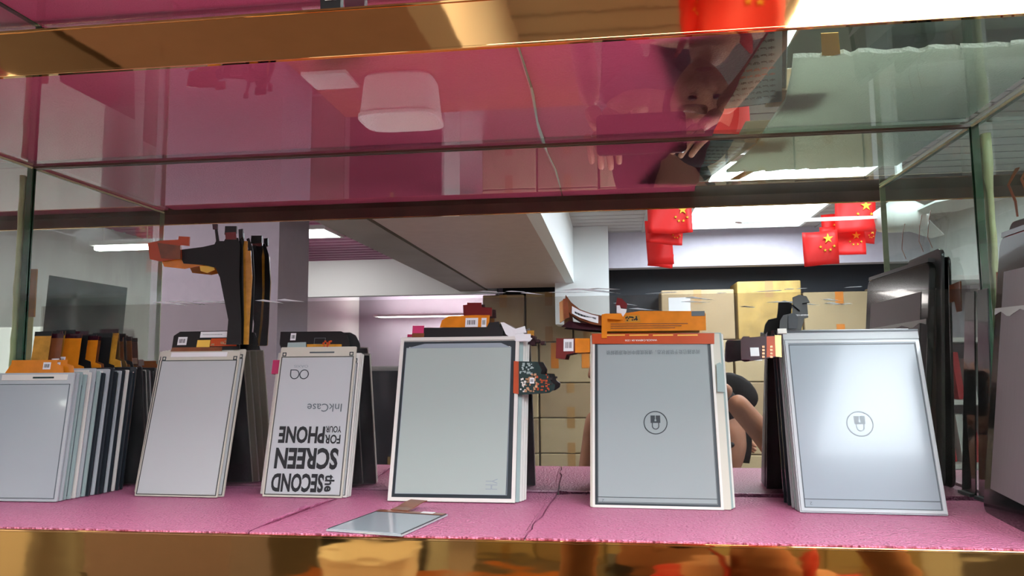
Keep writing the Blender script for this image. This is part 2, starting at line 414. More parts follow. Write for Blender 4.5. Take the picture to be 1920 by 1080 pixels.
# flags: red cloth hung by its short edge, yellow stars
def star_pts(cx, cz, r, a0=PI / 2):
    return [(cx + (r if k % 2 == 0 else r * .38) * math.cos(a0 + k * PI / 5), cz + (r if k % 2 == 0 else r * .38) * math.sin(a0 + k * PI / 5)) for k in range(10)]
def flag(label, px, py, d, wpx, hpx, tilt=0, group='small red flags hung from the ceiling', real=None, turn=0):
    p = seen(px, py, d) if real is None else Vector(real[0])
    W, H = (wpx / F * d, hpx / F * d) if real is None else real[1]
    t = empty('flag', label, 'flag', group, mtx=Matrix.Translation(p) @ Matrix.Rotation(turn, 4, 'Z') @ Matrix.Rotation(tilt, 4, 'Y'))
    mb = MB(); nx, nz = 8, 6; ph = px * .1
    def wv(u, v): return .02 * W / .2 * math.sin(u * 5 + ph + v * 2)
    g = [[(mb.bm.verts.new((-W / 2 + W * i / nx, wv(i / nx, j / nz), -H * j / nz)), mb.bm.verts.new((-W / 2 + W * i / nx, wv(i / nx, j / nz) + .0015, -H * j / nz))) for j in range(nz + 1)] for i in range(nx + 1)]
    for i in range(nx):
        for j in range(nz):
            for k in (0, 1): mb.bm.faces.new((g[i][j][k], g[i + 1][j][k], g[i + 1][j + 1][k], g[i][j + 1][k]))
    for i in range(nx):
        for j in (0, nz): mb.bm.faces.new((g[i][j][0], g[i + 1][j][0], g[i + 1][j][1], g[i][j][1]))
    for j in range(nz):
        for i in (0, nx): mb.bm.faces.new((g[i][j][0], g[i][j + 1][0], g[i][j + 1][1], g[i][j][1]))
    mb.build('cloth', 'flag_red', t, smooth=True)
    q = min(W, H)
    for (a, b, r) in ((.28, .25, .16), (.14, .5, .05), (.26, .6, .05), (.4, .6, .05), (.5, .48, .05)):
        x, z = W / 2 - a * q, -b * q
        o = wv((x + W / 2) / W, -z / H)
        MB().prism(star_pts(x, z, r * q), o + .0015, o + .008).build('star', 'flag_yellow', t)
    return t
for i, (lab, a) in enumerate((
    ('upper red flag left of the large ceiling light', (1255, 378, 3.3, 82, 60)),
    ('bright red flag drooping below the left bunch', (1248, 422, 3.35, 66, 36, .1)),
    ('tall red flag at the left edge of the left bunch', (1233, 412, 3.5, 48, 85, -.05)),
    ('lowest small red flag of the left bunch', (1240, 475, 3.6, 46, 26, .12)),
    ('starred red flag at the top right by the partition', (1602, 372, 3.4, 68, 62)),
    ('small starred red flag in the middle of the right bunch', (1562, 402, 3.5, 42, 50)),
    ('pale red starred flag at the left of the right bunch', (1535, 434, 3.3, 60, 62, -.06)),
    ('wide red flag hanging low in the right bunch', (1578, 428, 3.45, 80, 48, .05)),
    ('red flag tip beside the fan blade', (1612, 428, 3.6, 56, 26, .1)))):
    flag(lab, *a)
# flags over the case, mirrored in the upper gold trim
flag('red flag hung over the case, mirrored in the upper trim', 0, 0, 0, 0, 0, real=((.318, -.93, 1.10), (.205, .34)), group='small red flags hung over the case')
flag('narrow second red flag over the case, left of the bigger one', 0, 0, 0, 0, 0, real=((.215, -.98, 1.02), (.07, .12)), group='small red flags hung over the case')
for k, (za, yy, xa, xb) in enumerate(((1.09, -2.0, .1, .45), (1.09, -2.05, .9, 1.35))):
    tag(MB().tube([(xa, yy, za), ((xa + xb) / 2, yy, za - .02), (xb, yy, za)], .002).build('flag_string', 'fan_white'),
        'thin string carrying the %s bunch of flags' % ('left', 'right')[k], 'string')

# ceiling fan
fc = seen(1690, 405, 3.1)
t = empty('ceiling_fan', 'white ceiling fan whose blade crosses the right flags', 'fan', loc=fc)
MB().lathe([(.02, -.06), (.09, -.05), (.1, .02), (.04, .06)]).build('motor', 'fan_white', t, smooth=True)
MB().tube([(0, 0, .05), (0, 0, CEIL - fc.z)], .014).build('rod', 'fan_white', t)
for k in range(3):
    a = PI + k * 2 * PI / 3 + .06; T = Matrix.Rotation(a, 4, 'Z') @ Matrix.Rotation(.25, 4, 'X')
    b = MB(); b.prismz([(.09, -.02), (.2, -.055), (.6, -.03), (.62, .02), (.2, .05), (.09, .02)], -.004, .004)
    for v in b.bm.verts: v.co = T @ v.co
    b.build('blade', 'fan_white', t)

# table with white tub, mirrored low in the gold trim and the glass above
TY, TZ = -1.85, -.74
t = empty('table', 'orange wooden table carrying the white tub, mirrored in the lower trim', 'table', loc=(-.7, TY, FLOOR))
MB().box(-.62, .62, -.4, .45, TZ - FLOOR - .035, TZ - FLOOR).build('table_top', 'wood_orange', t, bevel=.006)
for sx in (-.56, .56):
    for sy in (-.35, .4): MB().box(sx - .025, sx + .025, sy - .025, sy + .025, 0, TZ - FLOOR - .035).build('leg', 'wood_orange', t)
t = empty('storage_tub', 'round-cornered white tub on the orange table', 'tub', loc=(-.9, TY + .05, TZ))
prof = lambda k: [(.17 * k * (abs(math.cos(a)) ** .5) * (1 if math.cos(a) > 0 else -1), .13 * k * (abs(math.sin(a)) ** .5) * (1 if math.sin(a) > 0 else -1)) for a in [2 * PI * (i + .5) / 32 for i in range(32)]]
tb = MB(); rws = [[tb.bm.verts.new((x, y, z)) for x, y in prof(k)] for k, z in ((.86, .001), (.9, .01), (1, .17), (1.04, .175), (1.04, .19), (.97, .19), (.86, .02))]
for a, b in zip(rws, rws[1:]):
    for i in range(32): tb.bm.faces.new((a[i], a[(i + 1) % 32], b[(i + 1) % 32], b[i]))
tb.bm.faces.new(rws[0][::-1]); tb.bm.faces.new(rws[-1]); tb.build('tub_body', 'tub_white', t, smooth=False)
tag(MB().box(-.10, .10, -.09, .09, -.001, .012).build('lid_tray', 'tub_white'), 'flat white tray on the orange table beside the tub', 'tray').location = (-1.2, TY + .12, TZ + .002)
# stool and cabinets left
t = empty('wooden_stool', 'orange wooden stool left of the orange table', 'stool', loc=(-1.68, -1.4, FLOOR))
MB().box(-.17, .17, -.17, .17, .44, .47).build('seat', 'wood_orange', t, bevel=.005)
for sx in (-.14, .14):
    for sy in (-.14, .14): MB().box(sx - .018, sx + .018, sy - .018, sy + .018, 0, .44).build('leg', 'wood_orange', t)
t = empty('cabinet', 'low dark cabinet mirrored behind the printed panel stack', 'cabinet', loc=(-1.75, -3.6, FLOOR))
MB().box(-.6, .7, -.25, .25, 0, 1.42).build('body', 'wall_grey', t, bevel=.01)
for sx in (-.58, .07):
    d = MB().box(sx, sx + .61, .25, .27, .03, 1.39).build('door', 'dark_wall' if sx > 0 else 'soffit_brown', t)
    MB().box(sx + .28, sx + .3, .27, .29, .7, .86).build('handle', 'gold_pad', d)
MB().box(.0, .09, .27, .28, 1.2, 1.3).build('notice', 'paper', t)
# bookcase at the right
bc = empty('bookcase', 'white bookcase mirrored behind the right glass partition', 'bookcase', loc=(1.88, -2.75, FLOOR))
BW, BH = .46, 1.85
for q in ((-BW, -BW + .025), (BW - .025, BW), (-.015, .01)): MB().box(q[0], q[1], -.15, .15, 0, BH).build('side_panel', 'shelf_white', bc)
MB().box(-BW, BW, -.16, -.15, 0, BH).build('back_panel', 'wall_paint', bc)
for k in range(7): MB().box(-BW + .025, BW - .025, -.15, .15, k * .303, k * .303 + .022).build('shelf', 'shelf_white', bc)
bcols = ['book_red', 'book_white', 'book_red', 'book_white', 'book_green', 'book_red', 'book_white']
onames = ['leftmost', 'second', 'third', 'fourth', 'fifth', 'sixth', 'rightmost']
for sh, sn in ((3, 'middle shelf'), (4, 'shelf above the middle')):
    x = -.42
    for k in range(7):
        hh = .2 + .03 * ((k * 5) % 3); col = bcols[(k + sh) % 7]
        o = tag(MB().box(0, .03, -.1, .08, 0, hh).build('book', col), '%s book, %s cover, on the %s of the white bookcase' % (onames[k], {'book_red': 'red', 'book_white': 'white', 'book_green': 'green'}[col], sn), 'book', 'books in the white bookcase')
        o.location = (1.88 + x, -2.75, FLOOR + sh * .303 + .023); x += .036
        if k > 3: x += .02; o.location.x += .02; o.rotation_euler.y = -.10
tag(MB().box(X1 - .012, X1 - .002, -2.2, -.5, .25, .85).build('poster', 'poster_red'), 'faded red poster on the right wall, mirrored past the partition', 'poster')
tag(MB().box(-3.2, -2.45, -2.3, -1.98, FLOOR, .32).build('cupboard', 'white_board', None, .01), 'white cupboard mirrored through the left partition', 'cupboard')

# ---------------------------------------------------------------- the showcase
TZF = .0352
XA, XB = -1.35, 1.05
m_ = MB().box(XA, XB, MIR, MIR + .005, -.02, .80)
struct('mirror_wall', m_, 'mirror')
struct('trim_7', MB().box(XA, XB, MIR + .006, MIR + .02, -.3, .82), 'dark_wall')
# lower glass shelf, foam, trim
struct('shelf_glass', MB().box(XA, XB, FRONT + .002, MIR - .0005, -.010, -.004), ['glass_edge'])
def rag(a, b, n, amp, seed):
    r = random.Random(seed); a, b = Vector(a), Vector(b)
    return [tuple(a.lerp(b, i / n) + Vector((r.uniform(-amp, amp), r.uniform(-amp, amp), 0)) * (0 < i < n)) for i in range(n + 1)]
def foam(name, label, poly, z0, z1, m, group): return tag(MB().prismz(poly, z0, z1).build(name, m), label, 'foam sheet', group)
G1 = 'pink foam sheets lining the lower shelf'
sA, sB = (-.2500, FRONT + .001, 0), (-.2460, MIR - .001, 0)
s2A, s2B = (-.060, FRONT + .001, 0), (-.052, MIR - .004, 0)
foam('foam_sheet', 'pink foam sheet under the leftmost stacks', [(XL + .004, FRONT + .001)] + [p[:2] for p in rag(sA, sB, 9, .0016, 1)] + [(XL + .004, MIR - .001)], -.0035, -.0002, 'foam', G1)
foam('foam_sheet', 'pink foam sheet under the white-framed panel stack', [p[:2] for p in rag((-.2485, FRONT + .001, 0), (-.2445, MIR - .001, 0), 9, .0014, 2)][:1] + [p[:2] for p in rag(s2A, s2B, 12, .0014, 3)] + [p[:2] for p in rag((-.2485, FRONT + .001, 0), (-.2445, MIR - .001, 0), 9, .0012, 2)][:0:-1], -.0035, .0, 'foam', G1)
foam('foam_sheet', 'pink foam sheet under the lock-screen panels at the right', [p[:2] for p in rag((-.0588, FRONT + .001, 0), (-.0508, MIR - .012, 0), 12, .0014, 3)] +
     [p[:2] for p in rag((-.04, MIR - .006, 0), (XR - .004, MIR - .012, 0), 14, .002, 5)] + [(XR - .004, FRONT + .001)], -.0035, .0, 'foam', G1)
foam('foam_sheet', 'pink foam sheet in the right neighbouring compartment', [(XR + .004, FRONT + .001), (XB, FRONT + .001), (XB, MIR - .002), (XR + .004, MIR - .002)], -.0035, 0, 'foam', G1)
foam('foam_sheet', 'pink foam sheet in the left neighbouring compartment', [(XA, FRONT + .001), (XL - .004, FRONT + .001), (XL - .004, MIR - .002), (XA, MIR - .002)], -.0035, 0, 'foam', G1)
# raised, curling edges of the foam seams
def curl(label, a, b, wd, hgt, seed):
    r = random.Random(seed); n = 14; mb = MB(); prev = None
    for i in range(n + 1):
        c = Vector(a).lerp(Vector(b), i / n); w = wd * (.5 + .5 * math.sin(PI * (i + .3) / (n + .6))) * r.uniform(.8, 1.2); h_ = hgt * math.sin(PI * (i + .5) / (n + 1)) * r.uniform(.7, 1.2)
        cur = [mb.bm.verts.new(c + Vector(v)) for v in ((-w, 0, .0002), (-w * .2, 0, h_ * .6), (w * .35, 0, h_), (w * .5, 0, h_ * .75), (w * .1, 0, .0002))]
        if prev:
            for k in range(5): mb.bm.faces.new((prev[k], prev[(k + 1) % 5], cur[(k + 1) % 5], cur[k]))
        else: mb.bm.faces.new(cur[::-1])
        prev = cur
    mb.bm.faces.new(prev)
    return tag(mb.build('foam_strip', 'foam', None, 0, True), label, 'foam strip')
curl('curled torn edge of pink foam left of the small flat panel', (-.2505, FRONT + .004, 0), (-.236, .643, 0), .0035, .004, 1)
curl('low pink foam seam right of the small flat panel', (-.0605, FRONT + .004, 0), (-.056, .64, 0), .0014, .0012, 2)

def gold_trim(name, label, z0, z1, m, yf):
    t = empty(name, label, 'trim', loc=(0, yf, z0))
    hh = z1 - z0
    MB().box(XA, XB, -.002, .0, .0012, hh - .0012).build('face', m, t)
    MB().box(XA, XB, .0002, .0010, .0010, hh - .0010).build('back_face', 'dark_strip', t)
    for z in (0, hh - .0018): MB().box(XA, XB, -.0028, .0006, z, z + .0018).build('edge_lip', 'gold', t, bevel=.0004)
    return t
gold_trim('gold_trim', 'mirror-polished gold trim along the shelf edge above',   .3020, .3335, 'gold', FU)
gold_trim('gold_trim', 'mirror-polished gold trim along the lower shelf edge', -.036, -.0008, 'gold_wavy', FRONT)

# glass shelf above, its lining, and the rail
struct('shelf_glass', MB().box(XA, XB, FU + .0015, MIR - .0005, ZG, ZG + .006), 'shelf_glass')
ZU = ZG + .0062
G2 = 'pink foam sheets on the glass shelf above'
foam('foam_sheet', 'pink foam sheet on the glass above, left of the narrow gap', [(XL + .004, FU + .003), (-.0595, FU + .003), (-.0590, .566), (-.0630, .66), (-.0632, MIR - .002), (XL + .004, MIR - .002)], ZU, ZU + .003, 'foam_above', G2)
re_ = [p[:2] for p in rag((.1027, FU + .003, 0), (.0945, MIR - .002, 0), 16, .0016, 8)]
foam('foam_sheet', 'pink foam sheet on the glass above with a ragged right edge', [(-.0580, FU + .003)] + re_ + [(-.0595, MIR - .002), (-.0600, .64), (-.0562, .566)], ZU, ZU + .003, 'foam_above', G2)
we = [p[:2] for p in rag((.1275, .531, 0), (.305, .532, 0), 40, .0034, 11)]
foam('foam_sheet', 'white foam sheet with a jagged front edge on the glass above', we + [(XR - .005, MIR - .002), (.141, MIR - .002), (.142, .625), (.134, .566)], ZU, ZU + .003, 'white_foam', G2)
foam('foam_sheet', 'pink foam sheet on the glass above the left neighbouring compartment', [(XA, FU + .003), (XL - .004, FU + .003), (XL - .004, MIR - .002), (XA, MIR - .002)], ZU, ZU + .003, 'foam_above', G2)
# second shelf higher up
struct('shelf_glass', MB().box(XA, XB, FU + .0015, MIR - .0005, .4640, .4700), 'shelf_glass')
foam('foam_sheet', 'pink foam sheet on the topmost glass shelf', [(XA, .60), (-.1, .605), (-.1, MIR - .002), (XA, MIR - .002)], .4703, .4730, 'foam_above', G2)
foam('foam_sheet', 'grey-green sheet added on the topmost shelf to block the ceiling light', [(.205, FU + .002), (XB, FU + .002), (XB, MIR - .002), (.205, MIR - .002)], .4703, .4730, 'blocker_sheet', G2)  # added sheet, keeps the bright lamp from showing through the upper glass

def partition(label, x, z0, z1, wd):
    t = empty('glass_partition', label, 'glass partition', loc=(x, 0, z0))
    h = z1 - z0; a = .462; b = MIR - .001
    MB().box(-wd / 2, wd / 2, a + .0012, b - .0016, .0008, h - .0012).build('pane', 'pane_glass', t)
    MB().box(-wd / 2, wd / 2, b - .0015, b, .0008, h).build('back_edge', 'glass_edge', t)
    MB().box(-wd / 2, wd / 2, a, a + .001, .0008, h).build('front_edge', 'glass_edge_pale', t)
    MB().box(-wd / 2, wd / 2, a + .001, b - .0015, h - .001, h).build('top_edge', 'glass_edge', t)
    return t
partition('clear glass partition at the left with a dark green rear edge', XL, 0.001, ZG - .0005, .006)
partition('scratched glass partition at the right with a green rear edge', XR, 0.001, ZG - .0005, .006)
partition('glass partition at the left in the tier above', XL, ZU + .004, .4635, .006)
for sx, x, lab, z0 in ((-1, XL - .007, 'yellowish sealant bead behind the left partition', 0), (1, XR + .008, 'lumpy pale sealant bead behind the right partition', 0)):
    r = random.Random(3); pts = [(x + r.uniform(-.0006, .0006), MIR - .003, .002 + k * .0135) for k in range(25)]; pts = [(p[0], p[1], p[2] * .94) for p in pts]
    tag(MB().tube(pts, [.0022 + r.uniform(0, .0006) + (.0014 if k > 20 and sx > 0 else 0) for k in range(25)], 8).build('sealant_bead', 'sealant', None, 0, True), lab, 'sealant')
for x, xx, lab in ((XL + .0032, XL, 'left'), (XR - .0032, XR, 'right')):
    tag(MB().tube([(x, .465, ZG - .0016), (x, MIR - .004, ZG - .0016)], .0012).build('sealant_line', 'sealant'), 'thin sealant line under the upper glass along the %s partition' % lab, 'sealant')
# the shelf glass meets the mirror with a dark joint
tag(MB().box(XL + .004, XR - .004, MIR - .0035, MIR - .0006, ZG - .0022, ZG - .0002).build('joint_strip', 'dark_strip'), 'dark joint where the upper glass shelf meets the mirror', 'joint')

# clear film on the lower half of the mirror with a scratched upper edge
fz = .2065
t = empty('protective_film', 'clear film on the lower mirror with a scratched shiny top edge', 'film', loc=(0, MIR - .0012, 0))
MB().box(XL + .02, XR - .006, 0, .0004, .002, onY(1000, 557, MIR).z).build('film_sheet', 'film', t)
r = random.Random(5)
def scr(n, xa, xb, za, zb, lmin, lmax, th):
    mb = MB()
    for k in range(n):
        x = r.uniform(xa, xb); z = r.uniform(za, zb); l = r.uniform(lmin, lmax); dz = r.uniform(-.12, .04) * l
        mb.prism([(x, z), (x + l, z + dz), (x + l * .9, z + dz + th * r.uniform(.2, 1)), (x + l * .3, z + th)], -.0006, -.0002)
    return mb
pz = lambda x, y: onY(x, y, MIR)
a, b = pz(1120, 548), pz(1640, 580)
scr(17, a.x, b.x - .02, b.z + .004, a.z + .002, .008, .03, .0005).build('scratches', 'scratch', t)
a, b = pz(280, 566), pz(560, 562)
scr(6, a.x, b.x - .02, b.z - .001, b.z + .001, .02, .04, .0009).build('scratches', 'scratch', t)
a = pz(860, 548)
scr(9, a.x, a.x + .12, a.z - .003, a.z + .001, .01, .04, .0004).build('scratches', 'scratch', t)
#PANELS

# ---------------------------------------------------------------- panels standing on the foam
class Stand:
    """a leaning plane: local x to the right, z up along the panel, y into the case"""
    def __init__(s, bl, br, lean, dz=.0006):
        bl, br = Vector(bl), Vector(br); u = (br - bl).normalized(); s.w = (br - bl).length
        n = Vector((-u.y, u.x, 0)).normalized()
        v = (Vector((0, 0, math.cos(lean))) + n * math.sin(lean)); y = v.cross(u)
        s.M = Matrix((u, y, v)).transposed().to_4x4(); s.M.translation = bl + Vector((0, 0, dz)); s.I = s.M.inverted()
    def pp(s, x, y, off=0):                                  # where a sight line meets the panel's plane
        o = s.I @ CAM; d = s.I.to_3x3() @ ray(x, y); t = (off - o.y) / d.y; p = o + d * t; return (p.x, p.z)
    def shifted(s, dx, dy, roll=0, yaw=0, up=0):
        c = Stand.__new__(Stand); c.w = s.w
        c.M = Matrix.Translation(Vector((dx, dy, 0))) @ s.M @ Matrix.Rotation(yaw, 4, 'Z') @ Matrix.Rotation(roll, 4, 'Y') @ Matrix.Rotation(up, 4, 'X'); c.I = c.M.inverted(); return c
def plate(root, w, h, t, m_edge, m_back='back_dark', r=.0008):
    mb = MB().rbox(0, w, 0, t * .7, 0, h, r); mb.mi = 1; mb.rbox(.0006, w - .0006, t * .7, t, .0006, h - .0006, r)
    return mb.build('back_plate', [m_edge, m_back], root)
def screen(root, x0, x1, z0, z1, m, y=-.0003, line=None, lw=.0007):
    d = MB().box(x0, x1, y, 0.0, z0, z1).build('display', m, root)
    if line: MB().frame(x0 - lw * 1.6, x1 + lw * 1.6, z0 - lw * 1.6, z1 + lw * 1.6, lw, y - .0001, 0).build('border_line', line, root)
    return d
def sticker(parent, x, z, w, h, y=-.0012, seed=1, rot=0):
    mb = MB().box(x - w / 2, x + w / 2, y - .0002, y, z - h / 2, z + h / 2); mb.mi = 1
    barcode(mb, x, z, w * .66, h * .5, y - .0002, 7, seed)
    return mb.build('sticker', ['paper', 'print_black'], parent)

# --- leftmost: long row of small panels
S1 = Stand((-.5411, .6027, 0), (-.4663, .6035, 0), math.radians(7.5))
W1, H1 = .0745, .1088
kinds = ['plate_silver', 'plate_silver', 'plate_glassy', 'plate_glassy', 'plate_white', 'plate_silver', 'plate_glassy', 'plate_dark',
         'plate_silver', 'plate_dark', 'plate_dark', 'plate_silver', 'plate_dark', 'plate_white', 'plate_dark', 'plate_dark']
flexm = ['orange_flex', 'orange_flex', 'amber_flex', 'brown_flex', 'amber_flex', 'brown_flex', 'amber_flex', 'orange_flex', 'brown_flex', 'black_flex', 'amber_flex', 'orange_flex', 'amber_flex', 'brown_flex', 'black_flex', 'amber_flex']
ordn = ['front', 'second', 'third', 'fourth', 'fifth', 'sixth', 'seventh', 'eighth', 'ninth', 'tenth', 'eleventh', 'twelfth', 'thirteenth', 'fourteenth', 'fifteenth', 'rearmost']
rnd = random.Random(21)
r1 = []
for k in range(16):
    yaw = rnd.uniform(-.012, .012) if k else 0
    st = S1.shifted(.0009 * k + rnd.uniform(-.0012, .0012) * (k > 1), .0044 * k, 0, yaw)
    hh = H1 + (0 if k < 2 else rnd.uniform(-.002, .005)); pale = kinds[k] != 'plate_dark'
    desc = {'plate_silver': 'silver-edged', 'plate_glassy': 'glassy-edged', 'plate_white': 'white-edged', 'plate_dark': 'dark-edged'}[kinds[k]]
    t = empty('e_paper_panel', '%s small display panel, %s in the long leftmost row, counted from the front' % (desc, ordn[k]) if 0 < k < 15 else
              ('small grey display panel at the very front of the long leftmost row' if k == 0 else 'dark small display panel at the very back of the long leftmost row, by the mirror'),
              'display panel', 'small display panels in the leftmost row', mtx=st.M)
    plate(t, W1, hh, .0024, kinds[k], 'back_dark' if k % 3 else 'plate_dark')
    screen(t, .0035, W1 - .0035, .003, hh - .0105, 'ink_small' if pale else 'dark_glass', line='print_grey' if pale else None, lw=.0005)
    MB().box(.006, W1 - .006, -.0006, 0, hh - .0065, hh - .0015).build('driver_strip', 'plate_white' if pale else 'black_rib', t)
    if k == 0: MB().box(.036, .056, -.0009, -.0006, hh - .005, hh - .0035).build('driver_chip', 'chip', t)
    # flex tail rising behind the panel's upper edge
    cx = .030 + rnd.uniform(-.006, .006) + (.006 if k > 8 else 0); hw = rnd.uniform(.008, .011); fh = .034 + rnd.uniform(-.002, .004)
    if k < 2: fh = .0115; hw = .022; cx = .034 + .006 * k
    fm = flexm[k]
    mb = MB(); mb.prism([(cx - hw - .006, hh - .002), (cx + hw + .008, hh - .002), (cx + hw + .006, hh + .006), (cx + hw, hh + .008), (cx + hw, hh + fh), (cx - hw, hh + fh), (cx - hw, hh + .008)], .0006, .0009)
    f = mb.build('flex_cable', fm, t)
    if k >= 2: MB().box(cx - hw, cx + hw, .0002, .0012, hh + fh - .004, hh + fh).build('connector', 'plum_flex' if k % 2 else 'black_rib', f)
    if k in (0, 1, 2, 3, 4): sticker(f, cx + (.013, .012, .016, .010, .014)[k], hh + (.0062, .0062, .009, .0062, .011)[k], .0072, .0062, .0002, k + 3)
    r1.append(t)

# --- plain white phone-sized panels
def stack(st, n, w, h, pitch, names, dxs, build_front, th=.0022, edges=None, back='back_dark', hs=None, ups=None):
    for k in range(n):
        s_ = st.shifted(dxs[k], pitch[k] if isinstance(pitch, list) else pitch * k, 0, 0, ups[k] if ups else 0)
        t = empty('e_paper_panel', names[k][0], 'display panel', names[k][1], mtx=s_.M)
        hk = h + (hs[k] if hs else 0)
        plate(t, w, hk, th, (edges or ['plate_cream'] * n)[k], back if k < n - 1 else 'back_dark')
        build_front(t, k, s_, w, hk)
# group 2
S2 = Stand((-.4192, .6385, 0), (-.3406, .6357, 0), math.radians(14.0))
def f2(t, k, s_, w, h):
    screen(t, .0022, w - .0022, .0022, h - .0095, 'ink_lilac', line='line_dark', lw=.0006)
    for x in (.0035, w - .0035): MB().frame(x - .0018, x + .0018, h - .0085, h - .005, .0007, -.0004, 0).build('alignment_mark', 'line_dark', t)
    MB().box(.010, w - .012, -.0006, 0, h - .0055, h - .0012).build('driver_strip', 'paper', t)
    if k == 0:
        # amber ledge, black board, stickers
        MB().prism([(.008, h), (.060, h), (.0595, h + .004), (.009, h + .004)], .0003, .001).build('bonding_strip', 'brown_flex', t)
        b = MB(); P = [s_.pp(x, y, .0012) for x, y in ((322, 656), (326, 630), (338, 622), (446, 620), (450, 655))]
        bo = b.prism(P, .001, .0016).build('driver_board', 'black_flex', t)
        c = s_.pp(341, 639); sticker(bo, c[0], c[1], .0092, .0078, .0009, 5)
        c = s_.pp(404, 627); e = MB().box(c[0] - .0155, c[0] + .0155, .0004, .0008, c[1] - .0028, c[1] + .0028); e.mi = 1
        barcode(e, c[0] - .003, c[1], .02, .0006, .0004, 22, 4); e.build('sticker', ['paper', 'print_grey'], bo)
        c = s_.pp(381, 644); MB().box(c[0] - .0065, c[0] + .0065, .0003, .001, c[1] - .0034, c[1] + .0034).build('yellow_tape', 'yellow_tape', bo)
        c = s_.pp(420, 641); q = MB(); rr = random.Random(2)
        q.box(c[0] - .0135, c[0] + .0125, .0002, .001, c[1] - .004, c[1] + .0035)
        q.build('component_strip', 'rust_flex', bo)
        q = MB()
        for i in range(12): x = c[0] + rr.uniform(-.012, .011); z = c[1] + rr.uniform(-.003, .003); q.box(x - .001, x + .0012, -.0006, .0002, z - .0007, z + .0007)
        q.build('components', 'copper', bo)
        c = s_.pp(440, 628); MB().box(c[0] - .003, c[0] + .003, .0002, .0008, c[1] - .0035, c[1] + .0035).build('sticker', 'paper', bo)
N2 = [('large plain pale display panel in front of the tall black flex cables', 'plain pale display panels')] + \
     [('plain pale display panel, %s behind the front one below the black flex cables' % q, 'plain pale display panels') for q in ('first', 'second', 'third', 'last')]
stack(S2, 5, .0783, .1305, .0042, N2, [0, .0035, -.0020, -.0070, -.0115], f2, ups=[0, .0045, .008, .012, .016], th=.0024, edges=['plate_cream', 'plate_cream', 'plate_cream', 'plate_white', 'plate_cream'], back='back_pale', hs=[0, .0015, .001, .0005, 0])

# tall black flex tails belonging to that group: each tail is a thing that could be lifted away with its panel's connector
def tail(name, label, Y, px, m, thick=.0006, extra=()):
    t = empty(name, label, 'flex cable', 'tall flex cables standing behind the plain panels', loc=(0, Y, 0))
    pts = [onY(x, y, Y) for x, y in px]; MB().prism([(p.x, p.z) for p in pts], 0, thick).build('ribbon', m, t)
    for nm, dy, q, mm, th in extra:
        pts = [onY(x, y, Y + dy) for x, y in q]; MB().prism([(p.x, p.z) for p in pts], dy, dy + th).build(nm, mm, t)
    return t
tail('flex_cable', 'tall black branching flex cable with an orange bundle on its left arm', .6640,
     [(424, 646), (428, 600), (420, 560), (412, 520), (404, 502), (384, 497), (344, 494), (338, 480), (340, 468), (380, 463), (402, 458), (405, 452), (402, 425), (407, 426), (411, 452), (420, 452), (424, 445), (446, 446), (450, 462), (448, 520), (452, 600), (452, 646)], 'black_flex',
     extra=(('connector', -.001, [(398, 420), (407, 420), (407, 430), (399, 430)], 'plum_flex', .002),
            ('connector', -.001, [(422, 424), (443, 424), (443, 438), (421, 440)], 'black_rib', .002),
            ('pad_row', -.0014, [(422, 436), (442, 435), (443, 449), (423, 449)], 'maroon_flex', .001),
            ('connector', -.001, [(447, 430), (455, 429), (455, 444), (448, 450)], 'black_rib', .002),
            ('orange_bundle', -.002, [(277, 456), (300, 451), (338, 449), (340, 485), (300, 490), (281, 486)], 'rust_flex', .0015),
            ('orange_bundle', -.0035, [(295, 455), (338, 461), (338, 486), (302, 484)], 'brown_flex', .0012),
            ('orange_bundle', .001, [(300, 482), (345, 486), (380, 497), (345, 504), (308, 500)], 'orange_flex', .0015),
            ('orange_connector', -.003, [(335, 443), (355, 444), (354, 461), (333, 459)], 'rust_flex', .0015),
            ('orange_bundle', .002, [(374, 498), (400, 499), (402, 506), (388, 512), (376, 508)], 'yellow_tape', .001)))
tail('flex_cable', 'second black flex cable standing just behind the branching one', .6670,
     [(432, 646), (436, 600), (430, 540), (426, 470), (432, 446), (437, 446), (440, 462), (447, 462), (449, 446), (455, 448), (456, 520), (457, 600), (456, 646)], 'black_rib')
tail('flex_cable', 'amber flex cable showing at the right of the black ones', .6700,
     [(446, 646), (452, 600), (456, 540), (455, 470), (458, 452), (464, 452), (464, 470), (470, 470), (473, 520), (468, 600), (466, 646)], 'amber_flex')
tail('flex_cable', 'narrow black flex cable with a forked tip, rearmost of the tall ones', .6730,
     [(456, 646), (462, 600), (466, 540), (466, 470), (462, 448), (467, 446), (474, 468), (477, 520), (474, 600), (470, 646)], 'black_flex')

